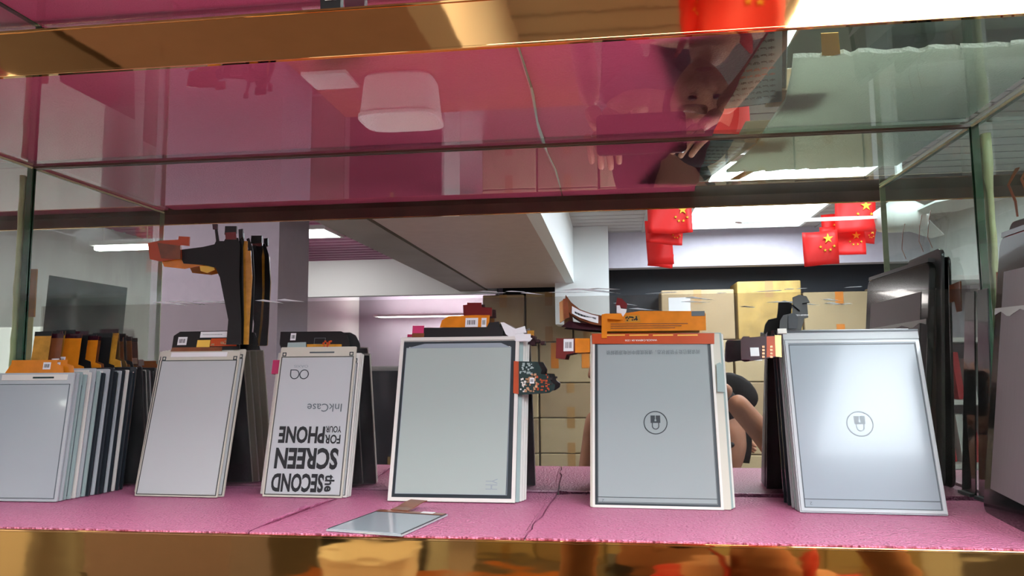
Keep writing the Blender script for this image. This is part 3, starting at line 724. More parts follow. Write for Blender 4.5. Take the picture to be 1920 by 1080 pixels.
# group 3: panels printed with lettering
S3 = Stand((-.3042, .6450, 0), (-.2325, .6430, 0), math.radians(13.0))
def f3(t, k, s_, w, h):
    screen(t, .0026, w - .0026, .0026, h - .0100, 'ink_pale', line='line_dark', lw=.0006)
    for x in (.004, w - .004): MB().frame(x - .0018, x + .0018, h - .0085, h - .005, .0007, -.0004, 0).build('alignment_mark', 'line_dark', t)
    if k == 0:
        c0, c1 = s_.pp(581, 661), s_.pp(627, 661); MB().box(c0[0], c1[0], -.0005, 0, c0[1] - .0006, c0[1] + .0006).build('driver_chip', 'print_grey', t)
        def lt(body, xs, ys, m, bold, nm='lettering', rot=PI):      # bounds given by the photo's rows
            q = [s_.pp(x, y) for x, y in ((xs[0], ys[1]), (xs[1], ys[1]), (xs[2], ys[0]), (xs[3], ys[0]))]
            wd = ((q[1][0] - q[0][0]) + (q[3][0] - q[2][0])) / 2; hh = abs(q[2][1] - q[0][1])
            cx = sum(p[0] for p in q) / 4; cz = (q[0][1] + q[2][1]) / 2
            if rot == PI: text(nm, body, cx, cz, wd, hh, -.0004, t, m, PI, bold)
            else: text(nm, body, cx, cz, hh, wd, -.0004, t, m, rot, bold)
        lt('SECOND', (507, 606, 511, 608), (887, 922), 'print_black', .035)
        lt('the', (608, 625, 610, 629), (890, 922), 'print_black', .03, rot=-PI / 2)
        lt('SCREEN', (513, 632, 519, 636), (839, 879), 'print_black', .035)
        lt('PHONE', (521, 607, 525, 611), (799, 831), 'print_black', .035)
        lt('FOR', (608, 637, 610, 640), (815, 832), 'print_black', .025)
        lt('YOUR', (611, 640, 611, 641), (799, 811), 'print_black', .02)
        lt('InkCase', (576, 640, 577, 642), (757, 772), 'print_grey', .0)
        c = s_.pp(553, 702); d = s_.pp(569, 702); rr = (s_.pp(569, 702)[0] - s_.pp(557, 702)[0]) * .66
        mb = MB(); mb.ring(d[0] + .0008, d[1], rr, .0008, -.0005, -.0002); mb.arc(c[0], c[1], rr, .0008, -.0005, -.0002, -PI, PI / 2, 18)
        mb.box(c[0] - rr - .0004, c[0] - rr + .0004, -.0005, -.0002, c[1], c[1] + rr); mb.box(c[0] - rr - .0004, c[0], -.0005, -.0002, c[1] + rr - .0004, c[1] + rr + .0004)
        mb.build('logo', 'line_dark', t)
        e = s_.pp(565, 687); text('lettering', 'OAXIS', e[0], e[1], .0135, .0024, -.0004, t, 'print_faint', PI, 0)
        bo = MB().prism([s_.pp(x, y, .001) for x, y in ((527, 654), (524, 645), (526, 622), (640, 621), (650, 627), (655, 642), (654, 656))], .0012, .0018).build('driver_board', 'black_flex', t)
        c = s_.pp(549, 631); sticker(bo, c[0], c[1], .0052, .0068, .001, 8)
        MB().prism([s_.pp(x, y) for x, y in ((537, 658), (539, 642), (573, 641), (573, 657))], .0008, .0013).build('tape', 'plate_glassy', bo)
        MB().prism([s_.pp(x, y) for x, y in ((575, 658), (575, 645), (640, 645), (640, 658))], .0006, .0014).build('component_strip', 'amber_flex', bo)
        q = MB(); rr_ = random.Random(9)
        for i in range(10): x, z = s_.pp(rr_.uniform(606, 622), rr_.uniform(639, 650)); q.box(x - .0008, x + .0008, .0, .0008, z - .0008, z + .0008)
        q.build('components', 'rust_flex', bo)
        MB().frame(*[v for v in (s_.pp(588, 640)[0], s_.pp(609, 640)[0], s_.pp(588, 645)[1], s_.pp(588, 633)[1])], .0004, .001, .0013).build('outline', 'print_grey', bo)
N3 = [('display panel printed upside down with bold black lettering about a phone screen', 'display panels of the printed group')] + \
     [('display panel %s the one with bold upside-down lettering' % q, 'display panels of the printed group') for q in ('directly behind', 'second behind', 'third behind')]
stack(S3, 4, .0725, .1330, .0030, N3, [0, .0032, .0038, .0044], f3, th=.0024, edges=['plate_cream', 'plate_white', 'plate_white', 'plate_white'], hs=[0, -.006, -.006, -.007])
t = empty('e_paper_panel', 'display panel with a red tab, rearmost of the printed group', 'display panel', 'display panels of the printed group', mtx=S3.shifted(-.008, .0128).M)
plate(t, .0725, .128, .0024, 'plate_white'); MB().box(-.004, .006, -.0008, .003, .108, .121).build('red_tab', 'pink_tape', t)
MB().box(.018, .040, .001, .002, .128, .138).build('white_flap', 'paper', t); MB().box(.033, .042, .0002, .001, .134, .1415).build('blue_tape', 'blue_tape', t)

# group 4: white framed panels with boards at the right
S4 = Stand((-.1883, .6330, 0), (-.0817, .6325, 0), math.radians(15.2))
def f4(t, k, s_, w, h):
    MB().frame(.0030, w - .0030, .0030, h - .0038, .0048, -.0006, 0).build('dark_bezel', 'line_dark', t)
    if k: MB().box(.008, w - .008, -.0004, 0, .006, h - .01).build('display', 'ink_green', t); return
    a = s_.pp(738, 934); 
    d = MB().prism([(.0058, .0060), (w - .0078, .0060), (w - .0070, h - .0098), (.0058, h - .0098)], -.0012, -.0005).build('display', 'ink_green', t)
    MB().prism([(.0062, h - .0098), (w - .0075, h - .0098), (w - .016, h - .0058), (.022, h - .0058)], -.0009, -.0005).build('upper_band', 'ink_blue', t)
    MB().frame(.0056, w - .0068, .0058, h - .0096, .0004, -.0014, -.0012).build('border_line', 'ink_blue', t)
    MB().frame(0, w, 0, h, .0030, -.0016, 0).build('frame', 'plate_white', t)
    c = s_.pp(922, 908); text('marking', 'YH', c[0], c[1], .0088, .0098, -.0013, t, 'print_faint', -PI / 2, 0)
    rr = random.Random(3); q = MB()
    q.box(.020, .0915, .0004, .001, h, h + .0095)
    q.prism([(.077, h + .009), (.089, h + .009), (.088, h + .0145), (.079, h + .0135)], .0004, .001)
    bb = q.build('black_tape', 'black_flex', t)
    MB().box(.0095, .0200, .0, .0012, h + .0045, h + .0115).build('pink_tape', 'pink_tape', bb)
    MB().box(.0095, .0205, .0, .0012, h, h + .0045).build('tape_tail', 'brown_flex', bb)
    fx = MB().prism([s_.pp(x, y) for x, y in ((824, 613), (828, 600), (840, 592), (890, 590), (918, 590), (916, 613))], .0012, .0018).build('flex_cable', 'orange_flex', t)
    c = s_.pp(884, 604); sticker(fx, c[0], c[1], .0115, .0085, .001, 12)
    c = s_.pp(907, 604); sticker(fx, c[0], c[1], .0045, .0085, .001, 14)
    for j, (x0, y0, x1, y1) in enumerate(((868, 570, 893, 592), (876, 566, 902, 592), (872, 573, 922, 592))):
        MB().prism([s_.pp(x, y) for x, y in ((x0, y1), (x0 - 1, y0), (x1, y0 - 3 + j * 3), (x1, y1))], .0030 - .0008 * j, .0036 - .0008 * j).build('connector', 'maroon_flex', fx)
    q = MB(); q.prism([s_.pp(x, y, -.002) for x, y in ((938, 604), (945, 604), (998, 634), (992, 640), (968, 640), (948, 626))], -.0012, -.0008)
    q.prism([s_.pp(x, y, -.002) for x, y in ((960, 618), (984, 611), (987, 623), (966, 626))], -.0016, -.0012)
    q.prism([s_.pp(x, y, -.002) for x, y in ((964, 627), (995, 626), (995, 639), (968, 640))], -.0020, -.0016); q.build('white_tape', 'paper', t)
    # driver board at the right
    fs = MB().prism([s_.pp(x, y) for x, y in ((964, 678), (973, 679), (973, 740), (963, 738))], -.0022, -.0014).build('side_flex', 'rust_flex', t)
    bd = MB().prism([s_.pp(x, y) for x, y in ((972, 678), (1008, 679), (1016, 694), (1014, 702), (1030, 703), (1033, 716), (1041, 722), (1040, 730), (1030, 737), (1016, 738), (972, 741))], -.0012, -.0004).build('circuit_board', 'chip', t)
    for j, (x0, x1, y0, y1, mm, n, yo) in enumerate(((975, 1000, 682, 702, 'plate_glassy', 26, -.0018), (986, 1008, 703, 736, 'copper', 34, -.0022), (1006, 1030, 702, 736, 'rust_flex', 22, -.0020), (1020, 1036, 706, 734, 'black_rib', 14, -.0018), (976, 986, 704, 736, 'plate_white', 12, -.0018))):
        q = MB()
        for i in range(n):
            x, z = s_.pp(rr.uniform(x0, x1), rr.uniform(y0, y1)); a, b = rr.uniform(.0004, .0011), rr.uniform(.0004, .0010); q.box(x - a, x + a, yo, -.001, z - b, z + b)
        q.build('components', mm, bd)
    c = s_.pp(998, 715); sticker(bd, c[0], c[1], .0040, .0050, -.0022, 3)
N4 = [('large grey display panel in a white frame with an orange flex cable on top', 'white-framed display panels')] + \
     [('white-framed display panel %s behind the front one with the circuit board' % q, 'white-framed display panels') for q in ('first', 'second', 'third')]
stack(S4, 4, .1068, .1415, .0038, N4, [0, .0030, .0045, .0060], f4, th=.0030, edges=['plate_white', 'plate_glassy', 'plate_white', 'plate_white'], hs=[0, .001, .001, -.001])
t = empty('e_paper_panel', 'display panel with a pink tab and brown connectors, rearmost of the white-framed ones', 'display panel', 'white-framed display panels', mtx=S4.shifted(-.003, .0160).M)
plate(t, .117, .139, .003, 'plate_white'); MB().box(.0, .007, -.0006, .003, .136, .1425).build('pink_tape', 'pink_tape', t); MB().box(.004, .011, -.0004, .003, .139, .1455).build('pink_tape', 'pink_tape', t)
q = MB(); rr = random.Random(8)
for i in range(14): x = .119 + rr.uniform(-.004, .010); z = .1375 + rr.uniform(-.003, .004); q.box(x - .002, x + .002, -.0012, .0012, z - .0015, z + .0015)
q.build('connector', 'plum_flex', t); MB().box(.115, .121, -.0010, .0010, .1415, .1475).build('connector', 'amber_flex', t)

# group 5: lock-screen panels with a wide orange flex
S5 = Stand((-.0203, .6215, 0), (.0862, .6185, 0), math.radians(17.5))
def lock(t, cx, cz, r, m, y=-.0009):
    mb = MB(); mb.ring(cx, cz, r, r * .085, y - .0002, y, 36)
    a = r * .42; z0 = cz - r * .02; z1 = cz + r * .64
    mb.box(cx - a, cx - a * .18, y - .0002, y, z0, z1); mb.box(cx + a * .18, cx + a, y - .0002, y, z0, z1)
    mb.box(cx - a * .18, cx + a * .18, y - .0002, y, z0, z0 + r * .14)
    mb.prism([(cx - a * .18, z0 + r * .3), (cx - a * .18, z1), (cx - a * .09, z1), (cx - a * .09, z0 + r * .32)], y - .0002, y)
    mb.prism([(cx + a * .18, z0 + r * .3), (cx + a * .18, z1), (cx + a * .09, z1), (cx + a * .09, z0 + r * .32)], y - .0002, y)
    k = a * .66; mb.box(cx - k - r * .04, cx - k + r * .04, y - .0002, y, cz - r * .3, z0); mb.box(cx + k - r * .04, cx + k + r * .04, y - .0002, y, cz - r * .3, z0)
    mb.arc(cx, cz - r * .3, k, r * .08, y - .0002, y, PI, 2 * PI, 12)
    return mb.build('lock_symbol', m, t)
def f5(t, k, s_, w, h):
    q = [s_.pp(x, y) for x, y in ((1113, 648), (1338, 648), (1122, 948), (1352, 952))]
    if k: MB().box(.004, w - .004, -.0005, 0, .004, h - .01).build('display', 'plate_glassy', t); return
    x0, x1, z0, z1 = s_.pp(1118, 940)[0], s_.pp(1349, 948)[0], s_.pp(1230, 947)[1], s_.pp(1230, 645)[1]
    MB().box(x0 - .0008, x1 + .0008, -.0005, 0, z0 - .0008, z1 + .002).build('glass_border', 'line_dark', t)
    MB().box(x0 + .0012, x1 - .0012, -.0008, -.0005, z0 + .0010, z1).build('display', 'lock_screen', t)
    mb = MB(); zz = s_.pp(1230, 934)[1]; mb.box(x0 + .001, x1 - .001, -.001, -.0008, zz - .0002, zz + .0002); mb.frame(x0 + .0014, x1 - .0014, z0 + .0014, z1, .0003, -.001, -.0008); mb.build('border_line', 'line_dark', t)
    mb = MB().frame(x0 - .003, x1 + .0030, z0 - .0028, h, .0020, -.0012, 0); mb.build('frame', 'plate_white', t)
    c = s_.pp(1229, 793); lock(t, c[0], c[1], .0092, 'line_dark')
    c = s_.pp(1131, 939); text('marking', '2', c[0], c[1], .0018, .0022, -.0009, t, 'print_grey', PI, 0)
    a, b = s_.pp(1137, 659), s_.pp(1312, 663); text('notice_text', '阅读器已处于锁屏状态，请按底部中间电源键解锁', (a[0] + b[0]) / 2, (a[1] + b[1]) / 2, b[0] - a[0], .0040, -.0009, t, 'print_grey', PI, 0)
    fs = MB().prism([s_.pp(x, y) for x, y in ((1111, 646), (1110, 627), (1339, 626), (1339, 646))], -.0020, -.0013).build('bonding_flex', 'rust_flex', t)
    q = MB()
    for xa, xb in ((1138, 1172), (1180, 1216), (1224, 1262), (1270, 1308)):
        a, b = s_.pp(xa, 630), s_.pp(xb, 630); q.box(a[0], b[0], -.0022, -.002, a[1] - .0006, a[1] + .0004)
    q.build('trace', 'yellow_tape', fs)
    a, b = s_.pp(1172, 640), s_.pp(1232, 640); text('marking', 'WA3CR-C48WA 04 1336', (a[0] + b[0]) / 2, a[1], b[0] - a[0], .0016, -.0021, fs, 'paper', PI, .01)
    # folded orange flex above
    fx = MB().prism([s_.pp(x, y, .001) for x, y in ((1128, 622), (1129, 590), (1165, 588), (1200, 583), (1318, 583), (1323, 588), (1324, 619), (1140, 621))], .0012, .0018).build('flex_cable', 'orange_flex', t)
    q = MB()
    for j, yy in enumerate((606, 610, 614)):
        q.prism([s_.pp(x, y) for x, y in ((1145, yy + 1.4), (1145, yy), (1290 - j * 12, yy - 1), (1290 - j * 12, yy + .4))], .0009, .0012)
    q.build('trace', 'brown_flex', fx)
    c = s_.pp(1309, 587); MB().box(c[0] - .0055, c[0] + .0055, .0008, .0012, c[1] - .0022, c[1] + .0022).build('connector_pads', 'print_grey', fx)
    q = MB(); rr = random.Random(6)
    a = s_.pp(1186, 597); q.box(a[0] - .0065, a[0] + .0065, .0008, .0012, a[1] - .0032, a[1] + .0032); q.mi = 1
    for i in range(16): x = a[0] + rr.uniform(-.0055, .0055); z = a[1] + rr.uniform(-.0025, .0025); q.box(x - .0006, x + .0006, .0003, .0008, z - .0006, z + .0006)
    q.build('components', ['amber_flex', 'chip'], fx)
    st_ = MB().prism([s_.pp(x, y, -.003) for x, y in ((1128, 634), (1128, 590), (1135, 588), (1165, 588), (1168, 600), (1139, 598), (1138, 634))], -.0032, -.0026).build('flex_loop', 'orange_flex', fx)
    # arm to the left, bent towards the viewer, with a long label
    P = [s_.pp(x, y) for x, y in ((1130, 602), (1110, 600), (1088, 594), (1072, 584), (1062, 572))]
    rb = MB().ribbon([Vector((p[0], -.0005 - .0022 * i, p[1])) for i, p in enumerate(P)], (0, .25, 1), [.0105, .0105, .011, .0125, .013], .0005).build('flex_arm', 'brown_flex', fx)
    P = [s_.pp(x, y) for x, y in ((1122, 601), (1110, 600), (1088, 594), (1074, 588))]
    lb = MB().ribbon([Vector((p[0], -.0020 - .0024 * i, p[1])) for i, p in enumerate(P)], (0, .25, 1), .0075, .0002)
    lb.build('sticker', 'paper', rb)
    q = MB()
    for i in range(22):
        u = i / 21; x = P[0][0] + (P[3][0] - P[0][0]) * (.1 + .78 * u); z = P[0][1] + (P[2][1] - P[0][1]) * u * u * 1.02 + .0006
        y_ = -.0020 - .0072 * (.1 + .78 * u) - .0006; q.box(x - .0003 * (1 + i % 3 * .5), x + .0003, y_, y_ + .0002, z - .0008, z + .0010)
    q.build('barcode', 'print_black', rb)
    MB().prism([s_.pp(x, y, -.01) for x, y in ((1058, 600), (1056, 562), (1064, 561), (1068, 596))], -.0120, -.0112).build('connector', 'brown_flex', fx)
    MB().prism([s_.pp(x, y, -.008) for x, y in ((1050, 606), (1049, 568), (1057, 563), (1060, 600))], -.0095, -.0080).build('connector', 'gold_pad', fx)
    MB().prism([s_.pp(x, y) for x, y in ((1052, 611), (1066, 600), (1128, 610), (1127, 618), (1100, 616))], .002, .0026).build('flex_fold', 'plum_flex', fx)
    # lower left arm
    ar = MB().prism([s_.pp(x, y) for x, y in ((1078, 661), (1078, 634), (1106, 634), (1106, 660))], .0006, .0012).build('side_flex', 'orange_flex', t)
    MB().prism([s_.pp(x, y) for x, y in ((1042, 671), (1043, 634), (1078, 634), (1077, 661), (1062, 664), (1059, 673))], .0004, .0014).build('connector', 'maroon_flex', ar)
    c = s_.pp(1066, 647); sticker(ar, c[0], c[1], .0085, .0110, .0002, 31)
    # red tagged connector on top
    a = MB().prism([s_.pp(x, y, -.002) for x, y in ((1154, 572), (1157, 556), (1166, 558), (1176, 568), (1175, 577), (1163, 574))], .0005, .0015).build('red_connector', 'maroon_flex', fx)
    MB().prism([s_.pp(x, y, -.002) for x, y in ((1156, 585), (1156, 571), (1162, 571), (1164, 577), (1175, 578), (1174, 583), (1168, 592), (1164, 586))], .0, .0004).build('white_tag', 'paper', a)
    c = s_.pp(1371, 690)
    MB().prism([s_.pp(x, y, -.001) for x, y in ((1345, 735), (1343, 683), (1350, 680), (1356, 690), (1358, 736))], -.0022, -.0013).build('torn_tape', 'plate_glassy', t)
N5 = [('lock-screen display panel with a wide orange flex cable across its top', 'lock-screen display panels'),
      ('glassy display panel directly behind the one with the wide orange flex', 'lock-screen display panels'),
      ('white-edged display panel last behind the one with the wide orange flex', 'lock-screen display panels')]
stack(S5, 3, .1080, .1435, .0045, N5, [0, .0022, .0042], f5, th=.0030, edges=['plate_cream', 'plate_glassy', 'plate_white'], hs=[0, .001, 0])

# group 6: glossy lock-screen panels at the right
S6 = Stand((.1368, .6126, 0), (.2399, .6085, 0), math.radians(16.7))
def f6(t, k, s_, w, h):
    if k: MB().box(.004, w - .004, -.0005, 0, .004, h - .01).build('display', 'ink_blue', t); return
    MB().frame(.001, w - .001, .001, h - .008, .0022, -.0012, 0).build('clear_frame', 'plate_silver', t)
    MB().box(.0032, w - .0032, -.0006, 0, .0032, h - .0102).build('display', 'ink_blue', t)
    mb = MB(); mb.frame(.0036, w - .0036, .0034, h - .0112, .0006, -.0009, -.0006); mb.box(.004, w - .004, -.0009, -.0006, .0096, .0101); mb.build('border_line', 'line_dark', t)
    MB().box(.0, w, -.0008, 0, h - .0072, h - .0012).build('upper_strip', 'plate_silver', t)
    MB().box(.0, w, -.0014, 0.001, h - .0012, h + .0004).build('top_rail', 'plate_dark', t)
    c = s_.pp(1612, 795); lock(t, c[0], c[1], .0095, 'print_faint', -.0006)
    c = (.0085, .0066); text('marking', '2', c[0], c[1], .0018, .0022, -.0007, t, 'print_grey', PI, 0)
    # plum flex arm at the left
    fx = MB().prism([s_.pp(x, y, -.002) for x, y in ((1390, 636), (1394, 634), (1455, 630), (1456, 670), (1396, 679), (1389, 676))], -.0032, -.0024)
    fx = fx.build('side_flex', 'plum_flex', t)
    MB().prism([s_.pp(x, y, -.002) for x, y in ((1437, 632), (1455, 631), (1455, 669), (1437, 671))], -.0036, -.0032).build('pad_area', 'rust_flex', fx)
    MB().prism([s_.pp(x, y, -.002) for x, y in ((1452, 630), (1464, 630), (1465, 671), (1454, 670))], -.0040, -.0032).build('gold_contact', 'gold_pad', fx)
    q = MB()
    for i in range(4):
        for x in (1431, 1446):
            p = s_.pp(x, 651 + i * 6.2, -.003); q.box(p[0] - .0010, p[0] + .0010, -.0042, -.0036, p[1] - .0009, p[1] + .0009)
    q.build('components', 'copper', fx)
    c = s_.pp(1415, 660, -.003); MB().box(c[0] - .0034, c[0] + .0034, -.0036, -.0033, c[1] - .0036, c[1] + .0036).build('sticker', 'paper', fx)
    MB().prism([s_.pp(x, y, -.002) for x, y in ((1389, 677), (1388, 640), (1392, 634), (1404, 634), (1406, 677))], -.0066, -.0046).build('flex_fold', 'plum_flex', fx)
    MB().box(-.004, .003, -.0022, -.0008, h - .002, h + .0022).build('connector', 'plate_white', t)
    # black flex rising at the top left
    P = [s_.pp(x, y) for x, y in ((1462, 618), (1463, 600), (1469, 590), (1486, 586), (1486, 570), (1491, 556), (1513, 556), (1516, 594), (1508, 596), (1503, 618))]
    bf = MB().prism(P, .0012, .0020).build('black_cable', 'black_flex', t)
    MB().prism([s_.pp(x, y) for x, y in ((1478, 616), (1478, 592), (1490, 586), (1497, 596), (1494, 616))], .0002, .0010).build('cable_fold', 'plate_dark', bf)
    MB().prism([s_.pp(x, y) for x, y in ((1487, 572), (1486, 558), (1498, 553), (1512, 556), (1518, 567), (1504, 569), (1500, 583))], -.0006, .0008).build('connector', 'black_rib', bf)
    a = s_.pp(1504, 590); text('lettering', '20160304', a[0], a[1], .0100, .0014, .0010, bf, 'paper', 0, .01)
N6 = [('glossy lock-screen display panel reflecting the ceiling light', 'glossy lock-screen display panels')] + \
     [('glossy display panel %s behind the one reflecting the ceiling light' % q, 'glossy lock-screen display panels') for q in ('first', 'second', 'third', 'fourth', 'fifth')]
stack(S6, 6, .1031, .1432, [0, .0050, .0110, .0190, .0290, .0400], N6, [0, -.0005, -.0010, -.0015, -.0025, -.0030], f6, th=.0028, edges=['plate_silver', 'plate_silver', 'plate_glassy', 'plate_silver', 'plate_dark', 'plate_dark'], hs=[0, .0005, 0, 0, -.001, -.001], ups=[math.radians(v) for v in (0, .6, 1.4, 2.6, 4.2, 5.8)])

# small flat panel lying near the front edge
fa, fb = Vector((-.1812, .5876, 0)), Vector((-.1249, .5758, 0)); u = (fb - fa).normalized(); vv = Vector((-u.y, u.x, 0)) * -1
vv = (vv + u * -.10).normalized(); vv = (vv - u * vv.dot(u)).normalized()
t = empty('e_paper_panel', 'small display panel lying flat on the foam near the gold trim', 'display panel', mtx=Matrix.Translation(fa + vv * .074 + Vector((0, 0, .0004))) @ Matrix((u, -vv, u.cross(-vv))).transposed().to_4x4())
Wf = (fb - fa).length; Hf = .0735
MB().prismz([(0, 0), (Wf, 0), (Wf, Hf), (0, Hf)], 0, .0012).build('back_plate', 'plate_silver', t)
MB().box(.0015, Wf - .0015, .002, Hf - .008, .0012, .0015).build('display', 'ink_blue', t)
q = MB(); q.box(.001, Wf - .001, Hf - .008, Hf - .0074, .0012, .0017); q.box(Wf - .0013, Wf - .0006, .001, Hf - .001, .0012, .0017); q.box(.0006, .0012, .001, Hf - .001, .0012, .0017); q.build('border_line', 'line_dark', t)
MB().box(.001, Wf - .001, Hf - .0072, Hf - .0008, .0012, .0020).build('driver_strip', 'brown_flex', t)
f = MB().ribbon([(.018, Hf - .002, .0024), (.019, Hf + .006, .0030), (.0205, Hf + .016, .0050), (.023, Hf + .022, .0062)], (1, -.1, 0), .0150, .0005).build('flex_cable', 'brown_flex', t)
e = MB().box(.038, .048, Hf - .0065, Hf - .0010, .0021, .0024); e.build('sticker', 'paper', t)

# ---------------------------------------------------------------- tablets at the right partition
def tablet(label, x0, y0, y1, xt, H, thick=.007, film=True, m='tablet_bezel', group='tablets leaning on the right partition', flexes=(), dz=0, slope=.03):
    # stands on its short edge, parallel to the partition, leaning on it; local x runs towards the viewer
    u = Vector((x0[1] - x0[0], y1 - y0, 0)); L = u.length; u.normalize(); ln = math.asin((xt - x0[0]) / H)
    n = Vector((-u.y, u.x, 0)); n = n if n.x < 0 else -n                         # face normal, towards the compartment
    v = (Vector((0, 0, math.cos(ln))) - n * math.sin(ln)).normalized(); y = v.cross(u)
    t = empty('tablet_screen', label, 'tablet', group, mtx=Matrix.Translation(Vector((x0[0], y0, .0004 + dz))) @ Matrix((u, y, v)).transposed().to_4x4() @ Matrix.Rotation(slope, 4, 'Y'))
    sg = 1 if (y.dot(n) > 0) else -1                                             # face side is local y * sg
    a, b = sorted((0, -sg * thick))
    MB().rbox(0, L, a, b, 0, H, .008, n=5).build('body', m, t, bevel=.0008)
    return t, L, sg
# the big one right in front: bottom corner seen at the lower right of the frame
t, L, sg = tablet('big black tablet screen with torn protective film at the right edge', (.2740, .260), .6330, .500, .2965, .2070, .0062)
f0, f1 = sorted((0, sg * .0005)); g0, g1 = sorted((sg * .0005, sg * .0009))
MB().box(.014, L - .012, f0, f1, .019, .180).build('display', 'tablet_film', t)
mb = MB(); r = random.Random(4); n = 22
top = [(.002 + (L - .004) * i / n, .1485 + r.uniform(-.0012, .0012) + .002 * math.sin(i * .9)) for i in range(n + 1)]
mb.prism([(.002, .1530), (L - .002, .1530)] + top[::-1], g0, g1); mb.build('torn_film_edge', 'torn_film', t)
a, b = sorted((0, -sg * .0062)); MB().box(.003, L - .003, a, b, .2072, .2110).build('top_cap', 'tablet_grey', t)
# two more, seen mirrored, parallel to the partition
t, L, sg = tablet('grey-topped tablet screen behind the big one, with thin curled cables on top', (.2895, .2875), .6350, .556, .3050, .2190, .0036, m='tablet_grey')
a, b = sorted((0, sg * .0006)); MB().box(.010, L - .008, a, b, .016, .182).build('display', 'tablet_film', t)
for k, (x, s_) in enumerate(((.016, 1), (.036, 1), (.078, -1))):
    MB().ribbon([(x, -.001, .221), (x + .003, -.004, .232), (x - .004, -.006, .246), (x + .001, -.002, .258)], (1, .3, 0), [.0016, .0022, .0022, .004], .0005).build('thin_cable', 'brown_flex', t)
t, L, sg = tablet('thin dark tablet screen nearest the right partition with a side connector', (.2975, .2965), .6390, .556, .3090, .2110, .0026)
fx = MB().prism([(-.002, .166), (-.002, .182), (-.024, .183), (-.024, .156), (-.016, .156), (-.012, .166)], -.0008, .0004).build('side_flex', 'brown_flex', t)
t = empty('glass_sheet', 'dark glass sheet between the big tablet and the mirror', 'glass sheet', loc=(0, 0, 0))
mb = MB()
q = [(.2950, .6870, .001), (.2950, .6620, .001), (.3050, .6700, .172), (.3050, .6870, .172)]
vs = [mb.bm.verts.new(p) for p in q] + [mb.bm.verts.new((p[0] + .0012, p[1], p[2])) for p in q]
for f in ((0, 1, 2, 3), (7, 6, 5, 4), (0, 4, 5, 1), (1, 5, 6, 2), (2, 6, 7, 3), (3, 7, 4, 0)): mb.bm.faces.new([vs[i] for i in f])
mb.build('sheet', 'dark_glass', t); MB().box(.2910, .2965, .664, .686, .0005, .0030).build('foot_strip', 'print_grey', t)

# ---------------------------------------------------------------- things beyond / on the left partition
def lean_left(name, label, cat, y0, y1, zt, m, xb, xt, th=.0012):
    t = empty(name, label, cat); mb = MB()
    q = [(xb, y0, .0006), (xb, y1, .0006), (xt, y1, zt), (xt, y0, zt)]
    vs = [mb.bm.verts.new(p) for p in q] + [mb.bm.verts.new((p[0] - th, p[1], p[2])) for p in q]
    for f in ((0, 1, 2, 3), (7, 6, 5, 4), (0, 4, 5, 1), (1, 5, 6, 2), (2, 6, 7, 3), (3, 7, 4, 0)): mb.bm.faces.new([vs[i] for i in f])
    mb.build('sheet', m, t); return t
lean_left('glass_sheet', 'large dark glass sheet mirrored behind the leftmost row', 'glass sheet', .520, .650, .2100, 'dark_glass', XL - .018, XL - .0055)
t = empty('flex_cable', 'cream and orange flex cable standing beyond the left partition', 'flex cable', loc=(XL - .024, .660, .0006))
MB().box(-.010, .010, -.0005, .0005, 0, .165).build('cream_ribbon', 'cream_flex', t); MB().box(-.0115, .0115, -.001, .001, .165, .215).build('orange_end', 'orange_flex', t)
q = MB(); [q.box(-.008, .008, -.0013, -.001, .172 + k * .009, .174 + k * .009) for k in range(4)]; q.build('marking', 'gold_pad', t)

# ---------------------------------------------------------------- tier above: framed notice, small parts
za = ZU + .0034
t = empty('framed_notice', 'framed notice lying face down on the glass above, lines of small text', 'notice', mtx=Matrix.Translation((.1120, .474, za)) @ Matrix.Rotation(-.205, 4, 'Z') @ Matrix.Translation((-.1215, -.52, 0)))
MB().box(.040, .1215, .520, .688, .0016, .0060).build('frame', 'plate_dark', t, bevel=.0008)
MB().box(.044, .1180, .524, .680, 0, .0016).build('paper_sheet', 'plate_glassy', t)
def tb_(body, x0, x1, y, m):
    T = Matrix(((1, 0, 0, 0), (0, 0, 1, 0), (0, 1, 0, -.0003), (0, 0, 0, 1)))      # panel plane -> underside, read from below
    text('line_of_text', body, (x0 + x1) / 2, y, x1 - x0, .0052, .0, t, m, PI, 0, Matrix(((1, 0, 0, 0), (0, 0, 1, 0), (0, 1, 0, 0), (0, 0, 0, 1))))
for k in range(11): tb_('本产品为电子纸显示屏', .062, .1135, .664 - k * .0125, 'rust_flex' if k in (4, 5) else 'print_black')
t = empty('cardboard_box', 'small brown box on the white foam of the glass above', 'box', loc=(.150, .625, ZU + .0034))
MB().box(-.02, .02, -.02, .02, 0, .018).build('carton', 'cardboard', t, bevel=.001)
q = [onZ(x, y, ZU + .0006) for x, y in ((1539, 62), (1572, 60), (1576, 103), (1541, 104))]
tag(MB().prismz([(p.x, p.y) for p in q], ZU + .0002, ZU + .0006).build('yellow_label', 'yellow_tape'), 'small yellow label stuck on the glass above, before the white foam', 'label')
t = empty('connector_part', 'small dark connector with white squares on the shelf above the upper gold trim', 'connector', loc=(-.178, .480, ZU + .0034))
for k, x in enumerate((-.013, .004)):
    b = MB().prism([(x, 0), (x + .012, 0), (x + .013, .045), (x + .004, .055), (x - .002, .045)], -.003, .003).build('connector_block', 'plum_flex' if k else 'black_rib', t)
    MB().frame(x + .002, x + .010, .034, .044, .0015, -.0036, -.003).build('white_mark', 'paper', b)

